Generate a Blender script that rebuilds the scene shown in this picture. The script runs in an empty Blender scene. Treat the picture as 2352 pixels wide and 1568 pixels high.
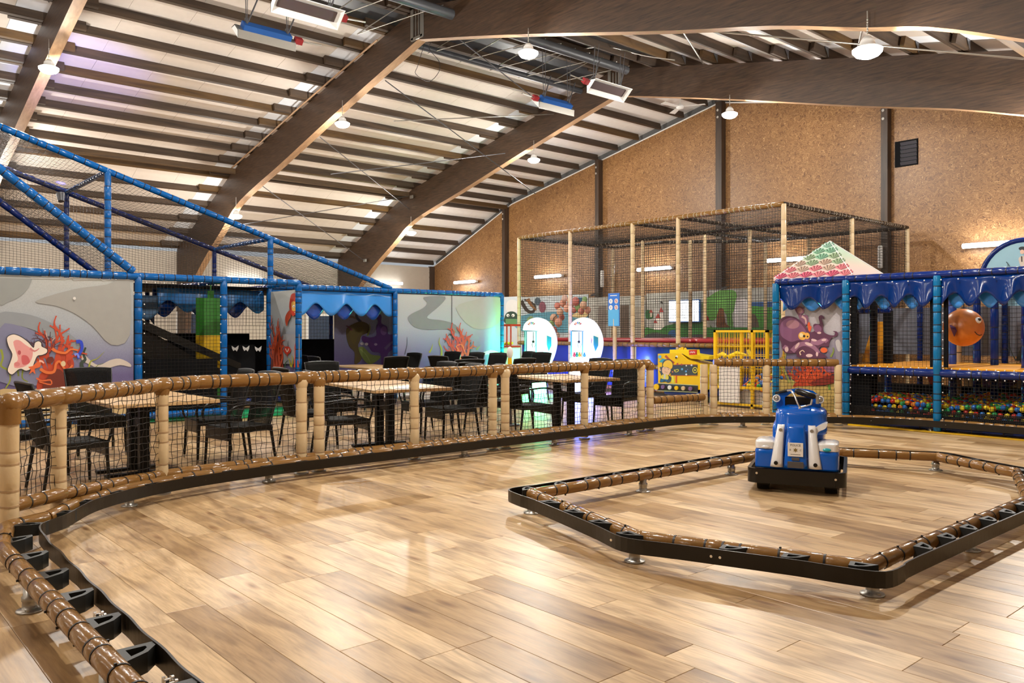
import bpy, math, random
from math import sin, cos, pi, sqrt, radians
from mathutils import Vector as V, Matrix
from mathutils.geometry import tessellate_polygon
rnd = random.Random(7)
sc = bpy.context.scene
C = sc.collection

# ---------------- camera, world, exposure ----------------
CAMH = 1.4; FPX = 1874.0; CXP = 1176.0; HYP = 760.0
YAW = math.atan((3315 - 1176) / 1874.0)          # the view turns left of the hall's long axis
FW = V((-sin(YAW), cos(YAW), 0)); RT = V((cos(YAW), sin(YAW), 0))
cam = bpy.data.cameras.new('camera'); co = bpy.data.objects.new('camera', cam); C.objects.link(co)
cam.sensor_width = 36; cam.lens = 36 * FPX / 2352; cam.shift_y = -24 / 2352.0
cam.clip_start = 0.05; cam.clip_end = 200
co.location = (0, 0, CAMH); co.rotation_euler = (pi / 2, 0, YAW)
sc.camera = co
w = bpy.data.worlds.new('world'); sc.world = w; w.use_nodes = True
w.node_tree.nodes['Background'].inputs[0].default_value = (.9, .95, 1, 1)
w.node_tree.nodes['Background'].inputs[1].default_value = 0.35
vs = sc.view_settings
vs.view_transform = 'Standard'; vs.look = 'None'; vs.gamma = 1.0; vs.use_curve_mapping = False
vs.exposure = 0.36
LAMP_W = 300.0; TUBE_W = 16.0
sc.cycles.max_bounces = 8; sc.cycles.diffuse_bounces = 4; sc.cycles.transparent_max_bounces = 24
sc.cycles.sample_clamp_indirect = 6

# ---------------- measuring helpers: a point of the photograph -> a point of the hall ----------------
def ray(x, y): return FW + RT * ((x - CXP) / FPX) + V((0, 0, (HYP - y) / FPX))
def PZ(x, y, z=0.0):
    d = ray(x, y); t = (z - CAMH) / d.z; return V((0, 0, CAMH)) + d * t
def PX(x, y, X):
    d = ray(x, y); return V((0, 0, CAMH)) + d * (X / d.x)
def PY(x, y, Y):
    d = ray(x, y); return V((0, 0, CAMH)) + d * (Y / d.y)
def proj(p):
    t = p[0] * FW.x + p[1] * FW.y; r = p[0] * RT.x + p[1] * RT.y
    return (CXP + FPX * r / t, HYP - FPX * (p[2] - CAMH) / t, t)

# ---------------- materials ----------------
M = {}
def mat(name, col, rough=.5, metal=0.0, emit=0, bump=0, bscale=40, var=0, vscale=8, coat=0, alpha=1, trans=0, spec=.5):
    if name in M: return M[name]
    m = bpy.data.materials.new(name); m.use_nodes = True; nt = m.node_tree; b = nt.nodes['Principled BSDF']
    c = (col[0], col[1], col[2], 1)
    b.inputs['Base Color'].default_value = c; b.inputs['Roughness'].default_value = rough
    b.inputs['Metallic'].default_value = metal; b.inputs['Specular IOR Level'].default_value = spec
    if coat: b.inputs['Coat Weight'].default_value = coat; b.inputs['Coat Roughness'].default_value = .12
    if emit: b.inputs['Emission Color'].default_value = c; b.inputs['Emission Strength'].default_value = emit
    if alpha < 1: b.inputs['Alpha'].default_value = alpha
    if trans: b.inputs['Transmission Weight'].default_value = trans
    tc = nt.nodes.new('ShaderNodeNewGeometry')
    def noise(s, det=4):
        n = nt.nodes.new('ShaderNodeTexNoise'); n.inputs['Scale'].default_value = s; n.inputs['Detail'].default_value = det
        nt.links.new(tc.outputs['Position'], n.inputs['Vector']); return n
    n1 = noise(vscale)
    mx = nt.nodes.new('ShaderNodeMix'); mx.data_type = 'RGBA'
    v = var or .06
    mx.inputs[6].default_value = (col[0]*(1-v), col[1]*(1-v), col[2]*(1-v), 1)
    mx.inputs[7].default_value = (min(1, col[0]*(1+v)), min(1, col[1]*(1+v)), min(1, col[2]*(1+v)), 1)
    nt.links.new(n1.outputs['Fac'], mx.inputs[0]); nt.links.new(mx.outputs[2], b.inputs['Base Color'])
    if bump:
        n2 = noise(bscale); bp = nt.nodes.new('ShaderNodeBump'); bp.inputs['Strength'].default_value = bump
        bp.inputs['Distance'].default_value = .01
        nt.links.new(n2.outputs['Fac'], bp.inputs['Height']); nt.links.new(bp.outputs[0], b.inputs['Normal'])
    M[name] = m; return m
def nodes(name):
    m = bpy.data.materials.new(name); m.use_nodes = True; M[name] = m
    return m, m.node_tree, m.node_tree.nodes['Principled BSDF']
def N(nt, typ, **kw):
    n = nt.nodes.new(typ)
    for k, v in kw.items():
        if k.startswith('_'): setattr(n, k[1:], v)
        else: n.inputs[k.replace('__', ' ')].default_value = v
    return n
def ramp(nt, fac, stops):
    r = nt.nodes.new('ShaderNodeValToRGB'); e = r.color_ramp.elements
    while len(e) < len(stops): e.new(.5)
    for i, (p, c) in enumerate(stops): e[i].position = p; e[i].color = (*c, 1) if len(c) == 3 else c
    nt.links.new(fac, r.inputs[0]); return r
def mixc(nt, fac, a, b, mode='MIX'):
    m = nt.nodes.new('ShaderNodeMix'); m.data_type = 'RGBA'; m.blend_type = mode
    for i, s in ((0, fac), (6, a), (7, b)):
        if hasattr(s, 'is_output'): nt.links.new(s, m.inputs[i])
        else: m.inputs[i].default_value = s if i == 0 else (*s, 1)
    return m.outputs[2]
def posmap(nt, scale, off=None):
    g = nt.nodes.new('ShaderNodeNewGeometry'); mp = nt.nodes.new('ShaderNodeMapping')
    mp.inputs['Scale'].default_value = scale; nt.links.new(g.outputs['Position'], mp.inputs['Vector'])
    if off is not None: nt.links.new(off, mp.inputs['Location'])
    return mp.outputs[0]

# oak floor plank: tone from the plank's own random attribute, grain and knots stretched along X
m, nt, b = nodes('oak_plank')
at = N(nt, 'ShaderNodeAttribute', _attribute_name='tone')
off = N(nt, 'ShaderNodeVectorMath', _operation='SCALE'); nt.links.new(at.outputs['Color'], off.inputs[0]); off.inputs['Scale'].default_value = 37
g1 = N(nt, 'ShaderNodeTexNoise', Scale=1.0, Detail=6.0, Roughness=.6, Distortion=.8); nt.links.new(posmap(nt, (1.9, 15, 1), off.outputs[0]), g1.inputs['Vector'])
g2 = N(nt, 'ShaderNodeTexNoise', Scale=1.0, Detail=3.0); nt.links.new(posmap(nt, (7, 85, 1), off.outputs[0]), g2.inputs['Vector'])
g3 = N(nt, 'ShaderNodeTexNoise', Scale=1.0, Detail=2.0, Distortion=.4); nt.links.new(posmap(nt, (2.0, 6.5, 1), off.outputs[0]), g3.inputs['Vector'])
sep = N(nt, 'ShaderNodeSeparateColor'); nt.links.new(at.outputs['Color'], sep.inputs[0])
base = ramp(nt, sep.outputs[0], [(0, (.36, .225, .105)), (.2, (.47, .31, .155)), (.6, (.58, .40, .215)), (1, (.68, .50, .30))])
gr = ramp(nt, g1.outputs['Fac'], [(.34, (.46, .39, .33)), (.47, (.88, .85, .81)), (.60, (1.14, 1.14, 1.12))])
c1 = mixc(nt, .58, base.outputs[0], gr.outputs[0], 'MULTIPLY')
gf = ramp(nt, g2.outputs['Fac'], [(.35, (.72, .68, .63)), (.6, (1.08, 1.08, 1.08))])
c2 = mixc(nt, .5, c1, gf.outputs[0], 'MULTIPLY')
gg = ramp(nt, g3.outputs['Fac'], [(.34, (1.05, 1.03, 1.0)), (.5, (1, 1, 1)), (.66, (.52, .46, .41))])
c3 = mixc(nt, .62, c2, gg.outputs[0], 'MULTIPLY')
vo = N(nt, 'ShaderNodeTexVoronoi', Scale=1.0, _distance='EUCLIDEAN'); nt.links.new(posmap(nt, (1.7, 6.5, 1), off.outputs[0]), vo.inputs['Vector'])
kn = ramp(nt, vo.outputs['Distance'], [(0.03, (.25, .18, .13)), (.10, (.62, .5, .42)), (.2, (1, 1, 1))])
c4 = mixc(nt, .85, c3, kn.outputs[0], 'MULTIPLY')
nt.links.new(c4, b.inputs['Base Color'])
rr = N(nt, 'ShaderNodeMapRange'); rr.inputs['To Min'].default_value = .26; rr.inputs['To Max'].default_value = .40
nt.links.new(g2.outputs['Fac'], rr.inputs['Value']); nt.links.new(rr.outputs[0], b.inputs['Roughness'])
bp = N(nt, 'ShaderNodeBump', Strength=.12, Distance=.002); nt.links.new(g2.outputs['Fac'], bp.inputs['Height']); nt.links.new(bp.outputs[0], b.inputs['Normal'])
b.inputs['Specular IOR Level'].default_value = .4

# chipboard of the end wall: short strands lying in every direction
m, nt, b = nodes('strand_board')
pv = posmap(nt, (1, 1, 1))
w1 = N(nt, 'ShaderNodeTexNoise', Scale=5.0, Detail=2.0); nt.links.new(pv, w1.inputs['Vector'])
ad = N(nt, 'ShaderNodeVectorMath', _operation='MULTIPLY_ADD'); nt.links.new(w1.outputs['Color'], ad.inputs[0]); ad.inputs[1].default_value = (.5, .5, .5); nt.links.new(pv, ad.inputs[2])
fl = []
for rx, sc2 in ((.5, (14, 1, 80)), (-.9, (14, 1, 80)), (1.6, (16, 1, 95))):
    mp = N(nt, 'ShaderNodeMapping'); mp.inputs['Rotation'].default_value = (0, rx, 0); mp.inputs['Scale'].default_value = sc2
    nt.links.new(ad.outputs[0], mp.inputs['Vector'])
    n = N(nt, 'ShaderNodeTexNoise', Scale=1.0, Detail=2.0, Roughness=.6); nt.links.new(mp.outputs[0], n.inputs['Vector']); fl.append(n)
mxx = N(nt, 'ShaderNodeMath', _operation='MAXIMUM'); nt.links.new(fl[0].outputs['Fac'], mxx.inputs[0]); nt.links.new(fl[1].outputs['Fac'], mxx.inputs[1])
mxy = N(nt, 'ShaderNodeMath', _operation='MAXIMUM'); nt.links.new(mxx.outputs[0], mxy.inputs[0]); nt.links.new(fl[2].outputs['Fac'], mxy.inputs[1])
cr = ramp(nt, mxy.outputs[0], [(.46, (.11, .045, .014)), (.56, (.23, .11, .036)), (.66, (.36, .19, .07)), (.77, (.64, .42, .2))])
big = N(nt, 'ShaderNodeTexNoise', Scale=.5, Detail=3.0); nt.links.new(pv, big.inputs['Vector'])
bc = ramp(nt, big.outputs['Fac'], [(.35, (.85, .82, .8)), (.65, (1.1, 1.1, 1.1))])
nt.links.new(mixc(nt, 1.0, cr.outputs[0], bc.outputs[0], 'MULTIPLY'), b.inputs['Base Color']); b.inputs['Roughness'].default_value = .45

def wood(name, dark, light, scale, rough=.5, axis='X'):
    m, nt, b = nodes(name)
    s = {'X': (scale*.08, scale, scale), 'Y': (scale, scale*.08, scale), 'Z': (scale, scale, scale*.08)}[axis]
    pv = posmap(nt, s)
    n = N(nt, 'ShaderNodeTexNoise', Scale=1.0, Detail=5.0, Roughness=.6, Distortion=.5); nt.links.new(pv, n.inputs['Vector'])
    r = ramp(nt, n.outputs['Fac'], [(.3, dark), (.7, light)]); nt.links.new(r.outputs[0], b.inputs['Base Color'])
    b.inputs['Roughness'].default_value = rough
    bp = N(nt, 'ShaderNodeBump', Strength=.25, Distance=.004); nt.links.new(n.outputs['Fac'], bp.inputs['Height']); nt.links.new(bp.outputs[0], b.inputs['Normal'])
    return m
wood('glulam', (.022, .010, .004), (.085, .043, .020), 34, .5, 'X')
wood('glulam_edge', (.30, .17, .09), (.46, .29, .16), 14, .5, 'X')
wood('purlin_wood', (.024, .014, .008), (.075, .045, .025), 10, .6, 'Y')
wood('purlin_amber', (.04, .018, .004), (.12, .062, .016), 10, .6, 'Y')
wood('post_wood', (.022, .012, .006), (.065, .035, .018), 12, .5, 'Z')
wood('table_oak', (.50, .30, .13), (.72, .49, .25), 16, .35, 'X')

# banner cloth with a printed gradient running with height
def banner_mat(name, stops, z0, z1):
    m, nt, b = nodes(name)
    g = N(nt, 'ShaderNodeNewGeometry'); s = N(nt, 'ShaderNodeSeparateXYZ'); nt.links.new(g.outputs['Position'], s.inputs[0])
    mr = N(nt, 'ShaderNodeMapRange'); mr.inputs['From Min'].default_value = z0; mr.inputs['From Max'].default_value = z1
    nt.links.new(s.outputs[2], mr.inputs['Value']); r = ramp(nt, mr.outputs[0], stops)
    n = N(nt, 'ShaderNodeTexNoise', Scale=90.0, Detail=2.0); nt.links.new(g.outputs['Position'], n.inputs['Vector'])
    nr = ramp(nt, n.outputs['Fac'], [(.3, (.9, .9, .9)), (.7, (1.05, 1.05, 1.05))])
    nt.links.new(mixc(nt, 1.0, r.outputs[0], nr.outputs[0], 'MULTIPLY'), b.inputs['Base Color']); b.inputs['Roughness'].default_value = .6
    return m
banner_mat('sea_banner', [(0, (.13, .11, .26)), (.22, (.24, .25, .38)), (.5, (.38, .42, .47)), (1, (.47, .48, .45))], .75, 2.2)
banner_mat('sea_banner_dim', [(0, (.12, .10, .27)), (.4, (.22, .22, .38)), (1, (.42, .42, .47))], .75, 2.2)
banner_mat('mauve_banner', [(0, (.10, .07, .13)), (.3, (.15, .12, .20)), (.55, (.42, .38, .40)), (1, (.5, .47, .47))], .5, 2.1)
# perforated wicker weave
m, nt, b = nodes('wicker')
tcn = N(nt, 'ShaderNodeTexCoord'); mp = N(nt, 'ShaderNodeMapping'); mp.inputs['Rotation'].default_value = (pi/2, 0, 0)
nt.links.new(tcn.outputs['UV'], mp.inputs['Vector']); mp.inputs['Rotation'].default_value = (0, 0, 0)
br = N(nt, 'ShaderNodeTexBrick', Scale=1.0); br.inputs['Brick Width'].default_value = .020; br.inputs['Row Height'].default_value = .009
br.inputs['Mortar Size'].default_value = .0007; br.inputs['Mortar Smooth'].default_value = .3
nt.links.new(mp.outputs[0], br.inputs['Vector'])
br.inputs['Color1'].default_value = (.008, .007, .005, 1); br.inputs['Color2'].default_value = (.004, .004, .003, 1); br.inputs['Mortar'].default_value = (.002, .002, .002, 1)
nt.links.new(br.outputs['Color'], b.inputs['Base Color']); b.inputs['Specular IOR Level'].default_value = .08; b.inputs['Roughness'].default_value = .55
bp = N(nt, 'ShaderNodeBump', Strength=.6, Distance=.002); bp.invert = True; nt.links.new(br.outputs['Fac'], bp.inputs['Height']); nt.links.new(bp.outputs[0], b.inputs['Normal'])
gt = N(nt, 'ShaderNodeMath', _operation='LESS_THAN'); nt.links.new(br.outputs['Fac'], gt.inputs[0]); gt.inputs[1].default_value = .72
WO = m.copy(); WO.name = 'wicker_open'; M['wicker_open'] = WO; n_ = WO.node_tree; n_.links.new([q for q in n_.nodes if q.type == 'MATH'][0].outputs[0], n_.nodes['Principled BSDF'].inputs['Alpha'])

mat('subfloor', (.05, .03, .015), .8)
mat('vinyl_brown', (.235, .115, .030), .2, coat=.3, spec=.3, bump=.35, bscale=26)
mat('vinyl_beige', (.66, .49, .275), .35, coat=.3, bump=.35, bscale=22)
mat('vinyl_blue', (.001, .10, .36), .2, coat=.2, spec=.3, bump=.2, bscale=30)
mat('vinyl_teal', (.004, .13, .30), .22, coat=.2, spec=.3, bump=.2, bscale=30)
mat('vinyl_navy', (.001, .016, .13), .2, coat=.25, spec=.3, bump=.2, bscale=30)
mat('vinyl_tan', (.42, .27, .14), .3, coat=.4, bump=.2, bscale=30)
mat('tie', (.008, .005, .004), .5); mat('tie_silver', (.6, .6, .6), .3, .6)
mat('net_black', (.010, .008, .007), .5, spec=.3); mat('net_brown', (.012, .008, .005), .5, spec=.3)
mat('plastic_black', (.007, .006, .005), .25, spec=.35); mat('strip_black', (.010, .007, .004), .32, spec=.35, bump=.15, bscale=15)
mat('wedge_black', (.022, .023, .022), .45, spec=.3); mat('black_mesh', (.004, .004, .005), .8, spec=.15)
mat('steel', (.42, .40, .36), .35, .8); mat('steel_dark', (.12, .12, .13), .4, .7); mat('chrome', (.8, .8, .8), .12, 1)
mat('screw', (.75, .72, .65), .25, .8)
mat('white_paint', (.78, .77, .75), .45); mat('white_gloss', (.8, .79, .78), .18, coat=.5)
mat('blue_gloss', (.0, .095, .50), .16, coat=.35, spec=.3); mat('wall_beige', (.42, .365, .30), .7, bump=.1, bscale=5)
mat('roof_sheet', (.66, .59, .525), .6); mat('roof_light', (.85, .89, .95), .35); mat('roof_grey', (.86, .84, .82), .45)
mat('roof_skin', (.1, .1, .1), .8); mat('ridge_dark', (.05, .052, .058), .45, .2); mat('lamp_glow', (1, .97, .9), .5, emit=40)
mat('tube_glow', (.95, .97, 1), .5, emit=14); mat('screen_glow', (.9, .95, 1), .5, emit=3.0)
mat('heater_blue', (.02, .10, .36), .35, .2); mat('heater_red', (.25, .015, .02), .4); mat('heater_mesh', (.10, .07, .07), .5, .5)
mat('table_black', (.004, .004, .004), .4, spec=.25); mat('yellow', (.85, .52, .01), .3, coat=.3); mat('yellow_bright', (.9, .68, .02), .3)
mat('orange', (.80, .34, .02), .35); mat('orange_deep', (.62, .17, .02), .35); mat('red', (.55, .025, .015), .35); mat('red_pad', (.35, .012, .02), .35)
mat('green', (.03, .30, .04), .35); mat('green_bag', (.025, .16, .015), .45); mat('yellow_bag', (.62, .38, .008), .45); mat('mat_green', (.0, .30, .11), .5)
mat('navy_panel', (.01, .035, .22), .3, coat=.3); mat('blue_valance', (.01, .06, .34), .2, coat=.5)
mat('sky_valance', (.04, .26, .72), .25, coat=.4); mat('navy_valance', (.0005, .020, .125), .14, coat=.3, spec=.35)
mat('ball_red', (.62, .03, .015), .3); mat('ball_yellow', (.85, .62, .02), .3); mat('ball_blue', (.02, .16, .55), .3); mat('ball_green', (.02, .32, .08), .3); mat('ball_orange', (.85, .25, .02), .3)
# ---------------- mesh building ----------------
ORG = {}
def Vv(p): return p if isinstance(p, V) else V(p)
def basis(d):
    d = d.normalized(); u = V((0, 0, 1)) if abs(d.z) < .9 else V((1, 0, 0))
    a = d.cross(u).normalized(); return a, d.cross(a).normalized()
class MB:
    def __init__(s): s.v = []; s.f = []; s.m = []; s.sm = []; s.uv = None
    def add(s, vs, fs, mi=0, sm=False):
        o = len(s.v); s.v += [tuple(p) for p in vs]
        for f in fs: s.f.append([i + o for i in f]); s.m.append(mi); s.sm.append(sm)
        return s
    def box(s, c, size, rz=0, mi=0, M3=None):
        x, y, z = size[0]/2, size[1]/2, size[2]/2; c = Vv(c); R = M3 or Matrix.Rotation(rz, 3, 'Z')
        vs = [c + R @ V((a*x, b*y, d*z)) for a, b, d in ((-1,-1,-1),(1,-1,-1),(1,1,-1),(-1,1,-1),(-1,-1,1),(1,-1,1),(1,1,1),(-1,1,1))]
        return s.add(vs, [(0,3,2,1),(4,5,6,7),(0,1,5,4),(1,2,6,5),(2,3,7,6),(3,0,4,7)], mi)
    def rbox(s, c, size, rz=0, bev=.01, mi=0, M3=None):
        """box with chamfered edges"""
        hx, hy, hz = size[0]/2, size[1]/2, size[2]/2; c = Vv(c); R = M3 or Matrix.Rotation(rz, 3, 'Z'); bev = min(bev, hx*.9, hy*.9, hz*.9)
        ring = [(hx-bev,-hy),(hx,-hy+bev),(hx,hy-bev),(hx-bev,hy),(-hx+bev,hy),(-hx,hy-bev),(-hx,-hy+bev),(-hx+bev,-hy)]
        ins = [(a*(1-bev/hx) if abs(a) > 0 else a, b*(1-bev/hy)) for a, b in ring]
        vs = []
        for pts, z in ((ins,-hz),(ring,-hz+bev),(ring,hz-bev),(ins,hz)): vs += [c + R @ V((a, b, z)) for a, b in pts]
        fs = [tuple(range(7,-1,-1)), tuple(range(24,32))]
        for k in range(3):
            for i in range(8): j = (i+1) % 8; fs.append((k*8+i, k*8+j, k*8+8+j, k*8+8+i))
        return s.add(vs, fs, mi, False)
    def cyl(s, p0, p1, r0, r1=None, n=10, mi=0, cap=True, sm=True):
        p0, p1 = Vv(p0), Vv(p1); r1 = r0 if r1 is None else r1; a, b = basis(p1 - p0)
        vs = [p + (a*cos(2*pi*i/n) + b*sin(2*pi*i/n))*r for p, r in ((p0, r0), (p1, r1)) for i in range(n)]
        s.add(vs, [(i, (i+1) % n, n+(i+1) % n, n+i) for i in range(n)], mi, sm)
        if cap: s.add(vs, [tuple(range(n-1,-1,-1)), tuple(range(n,2*n))], mi)
        return s
    def tube(s, pts, r, n=8, mi=0, closed=False, cap=True):
        pts = [Vv(p) for p in pts]; k = len(pts); rings = []
        rs = r if isinstance(r, (list, tuple)) else [r]*k; a = None
        for i, p in enumerate(pts):
            d = (pts[(i+1) % k] - pts[i-1]) if closed else (pts[min(i+1, k-1)] - pts[max(i-1, 0)])
            d = d.normalized()
            if a is None: a, b = basis(d)
            else: a = (a - d*a.dot(d)).normalized(); b = d.cross(a)
            rings += [p + (a*cos(2*pi*j/n) + b*sin(2*pi*j/n))*rs[i] for j in range(n)]
        fs = []
        for i in range(k if closed else k-1):
            o, q = i*n, ((i+1) % k)*n
            fs += [(o+j, o+(j+1) % n, q+(j+1) % n, q+j) for j in range(n)]
        s.add(rings, fs, mi, True)
        if cap and not closed: s.add(rings[:n], [tuple(range(n-1,-1,-1))], mi); s.add(rings[-n:], [tuple(range(n))], mi)
        return s
    def lathe(s, prof, c, n=16, mi=0, axis=None):
        c = Vv(c); ax = Vv(axis) if axis else V((0,0,1)); a, b = basis(ax); ax = ax.normalized()
        vs = [c + ax*z + (a*cos(2*pi*i/n) + b*sin(2*pi*i/n))*r for r, z in prof for i in range(n)]
        fs = [(k*n+i, k*n+(i+1) % n, k*n+n+(i+1) % n, k*n+n+i) for k in range(len(prof)-1) for i in range(n)]
        return s.add(vs, fs, mi, True)
    def ball(s, c, r, n=12, k=8, mi=0, sc3=(1,1,1)):
        c = Vv(c); vs = []; 
        for i in range(k+1):
            t = pi*i/k
            for j in range(n): f = 2*pi*j/n; vs.append(c + V((r*sc3[0]*sin(t)*cos(f), r*sc3[1]*sin(t)*sin(f), r*sc3[2]*cos(t))))
        return s.add(vs, [(i*n+j, i*n+n+j, i*n+n+(j+1) % n, i*n+(j+1) % n) for i in range(k) for j in range(n)], mi, True)
    def prism(s, poly, d, mi=0, sm=False):
        """closed 3D outline extruded by vector d"""
        poly = [Vv(p) for p in poly]; d = Vv(d); n = len(poly)
        tr = tessellate_polygon([poly]); vs = poly + [p + d for p in poly]
        fs = [tuple(t) for t in tr] + [tuple(i+n for i in reversed(t)) for t in tr]
        s.add(vs, fs, mi); s.add(vs, [(i, (i+1) % n, n+(i+1) % n, n+i) for i in range(n)], mi, sm); return s
    def flat(s, poly, mi=0):
        poly = [Vv(p) for p in poly]; return s.add(poly, [tuple(t) for t in tessellate_polygon([poly])], mi)
    def grid(s, fn, nu, nv, mi=0, sm=True):
        vs = [fn(i/nu, j/nv) for j in range(nv+1) for i in range(nu+1)]
        return s.add(vs, [(j*(nu+1)+i, j*(nu+1)+i+1, (j+1)*(nu+1)+i+1, (j+1)*(nu+1)+i) for j in range(nv) for i in range(nu)], mi, sm)
    def build(s, name, mats, parent=None, kind=None, label=None, solid=0, fixn=True):
        me = bpy.data.meshes.new(name); org = ORG.get(parent.name, V((0,0,0))) if parent else V((0,0,0))
        me.from_pydata([(p[0]-org.x, p[1]-org.y, p[2]-org.z) for p in s.v], [], s.f)
        if not isinstance(mats, (list, tuple)): mats = [mats]
        for m_ in mats: me.materials.append(M[m_] if isinstance(m_, str) else m_)
        me.polygons.foreach_set('material_index', s.m); me.polygons.foreach_set('use_smooth', s.sm)
        if s.uv:
            l = me.uv_layers.new(name='UVMap')
            for i, lp in enumerate(me.loops): l.data[i].uv = s.uv[lp.vertex_index]
        me.update()
        o = bpy.data.objects.new(name, me); C.objects.link(o)
        if parent: o.parent = parent; ORG[o.name] = org
        if kind: o['kind'] = kind
        if label: o['label'] = label
        if solid:
            md = o.modifiers.new('s', 'SOLIDIFY'); md.thickness = solid
        return o
def tag(o, label, cat, group=None, kind=None):
    o['label'] = label; o['category'] = cat
    if group: o['group'] = group
    if kind: o['kind'] = kind
    return o
def thing(name, label, cat, loc=(0,0,0), group=None):
    """top-level Empty; its parts are modelled in hall coordinates"""
    o = bpy.data.objects.new(name, None); o.empty_display_size = .1; C.objects.link(o); o.location = loc; ORG[o.name] = Vv(loc)
    return tag(o, label, cat, group)
def proto(name):
    """Empty for a thing modelled around its own origin, placed afterwards"""
    o = bpy.data.objects.new(name, None); o.empty_display_size = .1; C.objects.link(o); ORG[o.name] = V((0,0,0)); return o
def dup(root, loc, rz, label, group=None, used=set()):
    if root.name not in used: used.add(root.name); r = root
    else:
        r = root.copy(); C.objects.link(r)
        for ch in list(root.children):
            c = ch.copy(); C.objects.link(c); c.parent = r
            for g_ in list(ch.children): d = g_.copy(); C.objects.link(d); d.parent = c
    r.location = loc; r.rotation_euler = (0, 0, rz); r['label'] = label
    if group: r['group'] = group
    return r

# padded foam sleeve with cable ties, on a straight run
def pad(mb, tb, p0, p1, r, seg=.11, n=12, tr=.9, tail=False, seed=None):
    p0, p1 = Vv(p0), Vv(p1); L = (p1-p0).length; d = (p1-p0)/L; a, b = basis(d)
    cuts = [0]; 
    while cuts[-1] < L - seg*.9: cuts.append(cuts[-1] + seg*rnd.uniform(.55, 1.5))
    cuts[-1] = L
    if len(cuts) < 2: cuts = [0, L]
    prof = []
    for i in range(len(cuts)-1):
        s0, s1 = cuts[i], cuts[i+1]; q = min(.014, (s1-s0)*.22); k = rnd.uniform(.97, 1.04)
        prof += [(s0, r*tr), (s0+q, r*k), ((s0+s1)/2, r*(k+.015)), (s1-q, r*k)]
    prof.append((L, r*tr))
    vs = [p0 + d*s + (a*cos(2*pi*j/n) + b*sin(2*pi*j/n))*rr for s, rr in prof for j in range(n)]
    fs = [(k*n+j, k*n+(j+1) % n, k*n+n+(j+1) % n, k*n+n+j) for k in range(len(prof)-1) for j in range(n)]
    mb.add(vs, fs, 0, True); mb.add(vs[:n], [tuple(range(n-1,-1,-1))]); mb.add(vs[-n:], [tuple(range(n))])
    if tb is not None:
        for s0 in cuts[1:-1]:
            c = p0 + d*s0; tb.cyl(c - d*.0055, c + d*.0055, r*tr+.0055, n=n, cap=True)
            if tail:
                an = rnd.uniform(0, 2*pi); u = a*cos(an) + b*sin(an); tb.box(c + u*(r+.004), (.010, .010, .010))
# a net: strands both ways, shared knots, slightly slack
def net(mb, A, B, C_, D, cell=.06, r=.0022, slack=.008, seg=None, sag=None):
    A, B, C_, D = map(Vv, (A, B, C_, D)); lu = max((B-A).length, (C_-D).length); lv = max((D-A).length, (C_-B).length)
    nu = max(1, round(lu/cell)); nv = max(1, round(lv/cell)); nrm = (B-A).cross(D-A).normalized()
    seg = seg or 1
    du = (B-A).normalized(); dv = (D-A).normalized(); jit = {}
    def pt(i, j):
        if (i, j) not in jit:
            e = 0 if i in (0, nu) or j in (0, nv) else slack
            u, v = i/nu, j/nv; p = A*(1-u)*(1-v) + B*u*(1-v) + C_*u*v + D*(1-u)*v
            p = p + du*rnd.uniform(-e, e) + dv*rnd.uniform(-e, e) + nrm*rnd.uniform(-e, e)
            if sag: p = p + Vv(sag)*(16*u*(1-u)*v*(1-v))
            jit[(i, j)] = p
        return jit[(i, j)]
    def strand(pts):
        a, b = basis(pts[-1]-pts[0]); n = 3; vs = []
        for p in pts: vs += [p + (a*cos(2*pi*k/n) + b*sin(2*pi*k/n))*r for k in range(n)]
        mb.add(vs, [(q*n+k, q*n+(k+1) % n, q*n+n+(k+1) % n, q*n+n+k) for q in range(len(pts)-1) for k in range(n)], 0, True)
    js = sorted(set(list(range(0, nv+1, seg)) + [nv])); is_ = sorted(set(list(range(0, nu+1, seg)) + [nu]))
    for i in range(nu+1): strand([pt(i, j) for j in js])
    for j in range(nv+1): strand([pt(i, j) for i in is_])
def smooth(pts, k=3, closed=True):
    n = len(pts); out = []
    for i in range(n if closed else n-1):
        p0, p1, p2, p3 = (pts[(i-1) % n] if closed or i else pts[0]), pts[i], pts[(i+1) % n], (pts[(i+2) % n] if closed or i < n-2 else pts[-1])
        for q in range(k):
            t = q/k; out.append(tuple(.5*((2*b) + (-a+c)*t + (2*a-5*b+4*c-d)*t*t + (-a+3*b-3*c+d)*t**3) for a, b, c, d in zip(p0, p1, p2, p3)))
    if not closed: out.append(pts[-1])
    return out
def ell(cx, cy, rx, ry=None, n=14, rot=0):
    ry = ry or rx; return [(cx + rx*cos(2*pi*i/n)*cos(rot) - ry*sin(2*pi*i/n)*sin(rot), cy + rx*cos(2*pi*i/n)*sin(rot) + ry*sin(2*pi*i/n)*cos(rot)) for i in range(n)]
COLS = {}
def col(c):
    k = 'print_%02x%02x%02x' % tuple(int(255*x) for x in c)
    if k not in M: mat(k, c, .6)
    return k
def srgb(h):
    return tuple(((int(h[i:i+2], 16)/255)**2.2) for i in (0, 2, 4))
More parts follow.
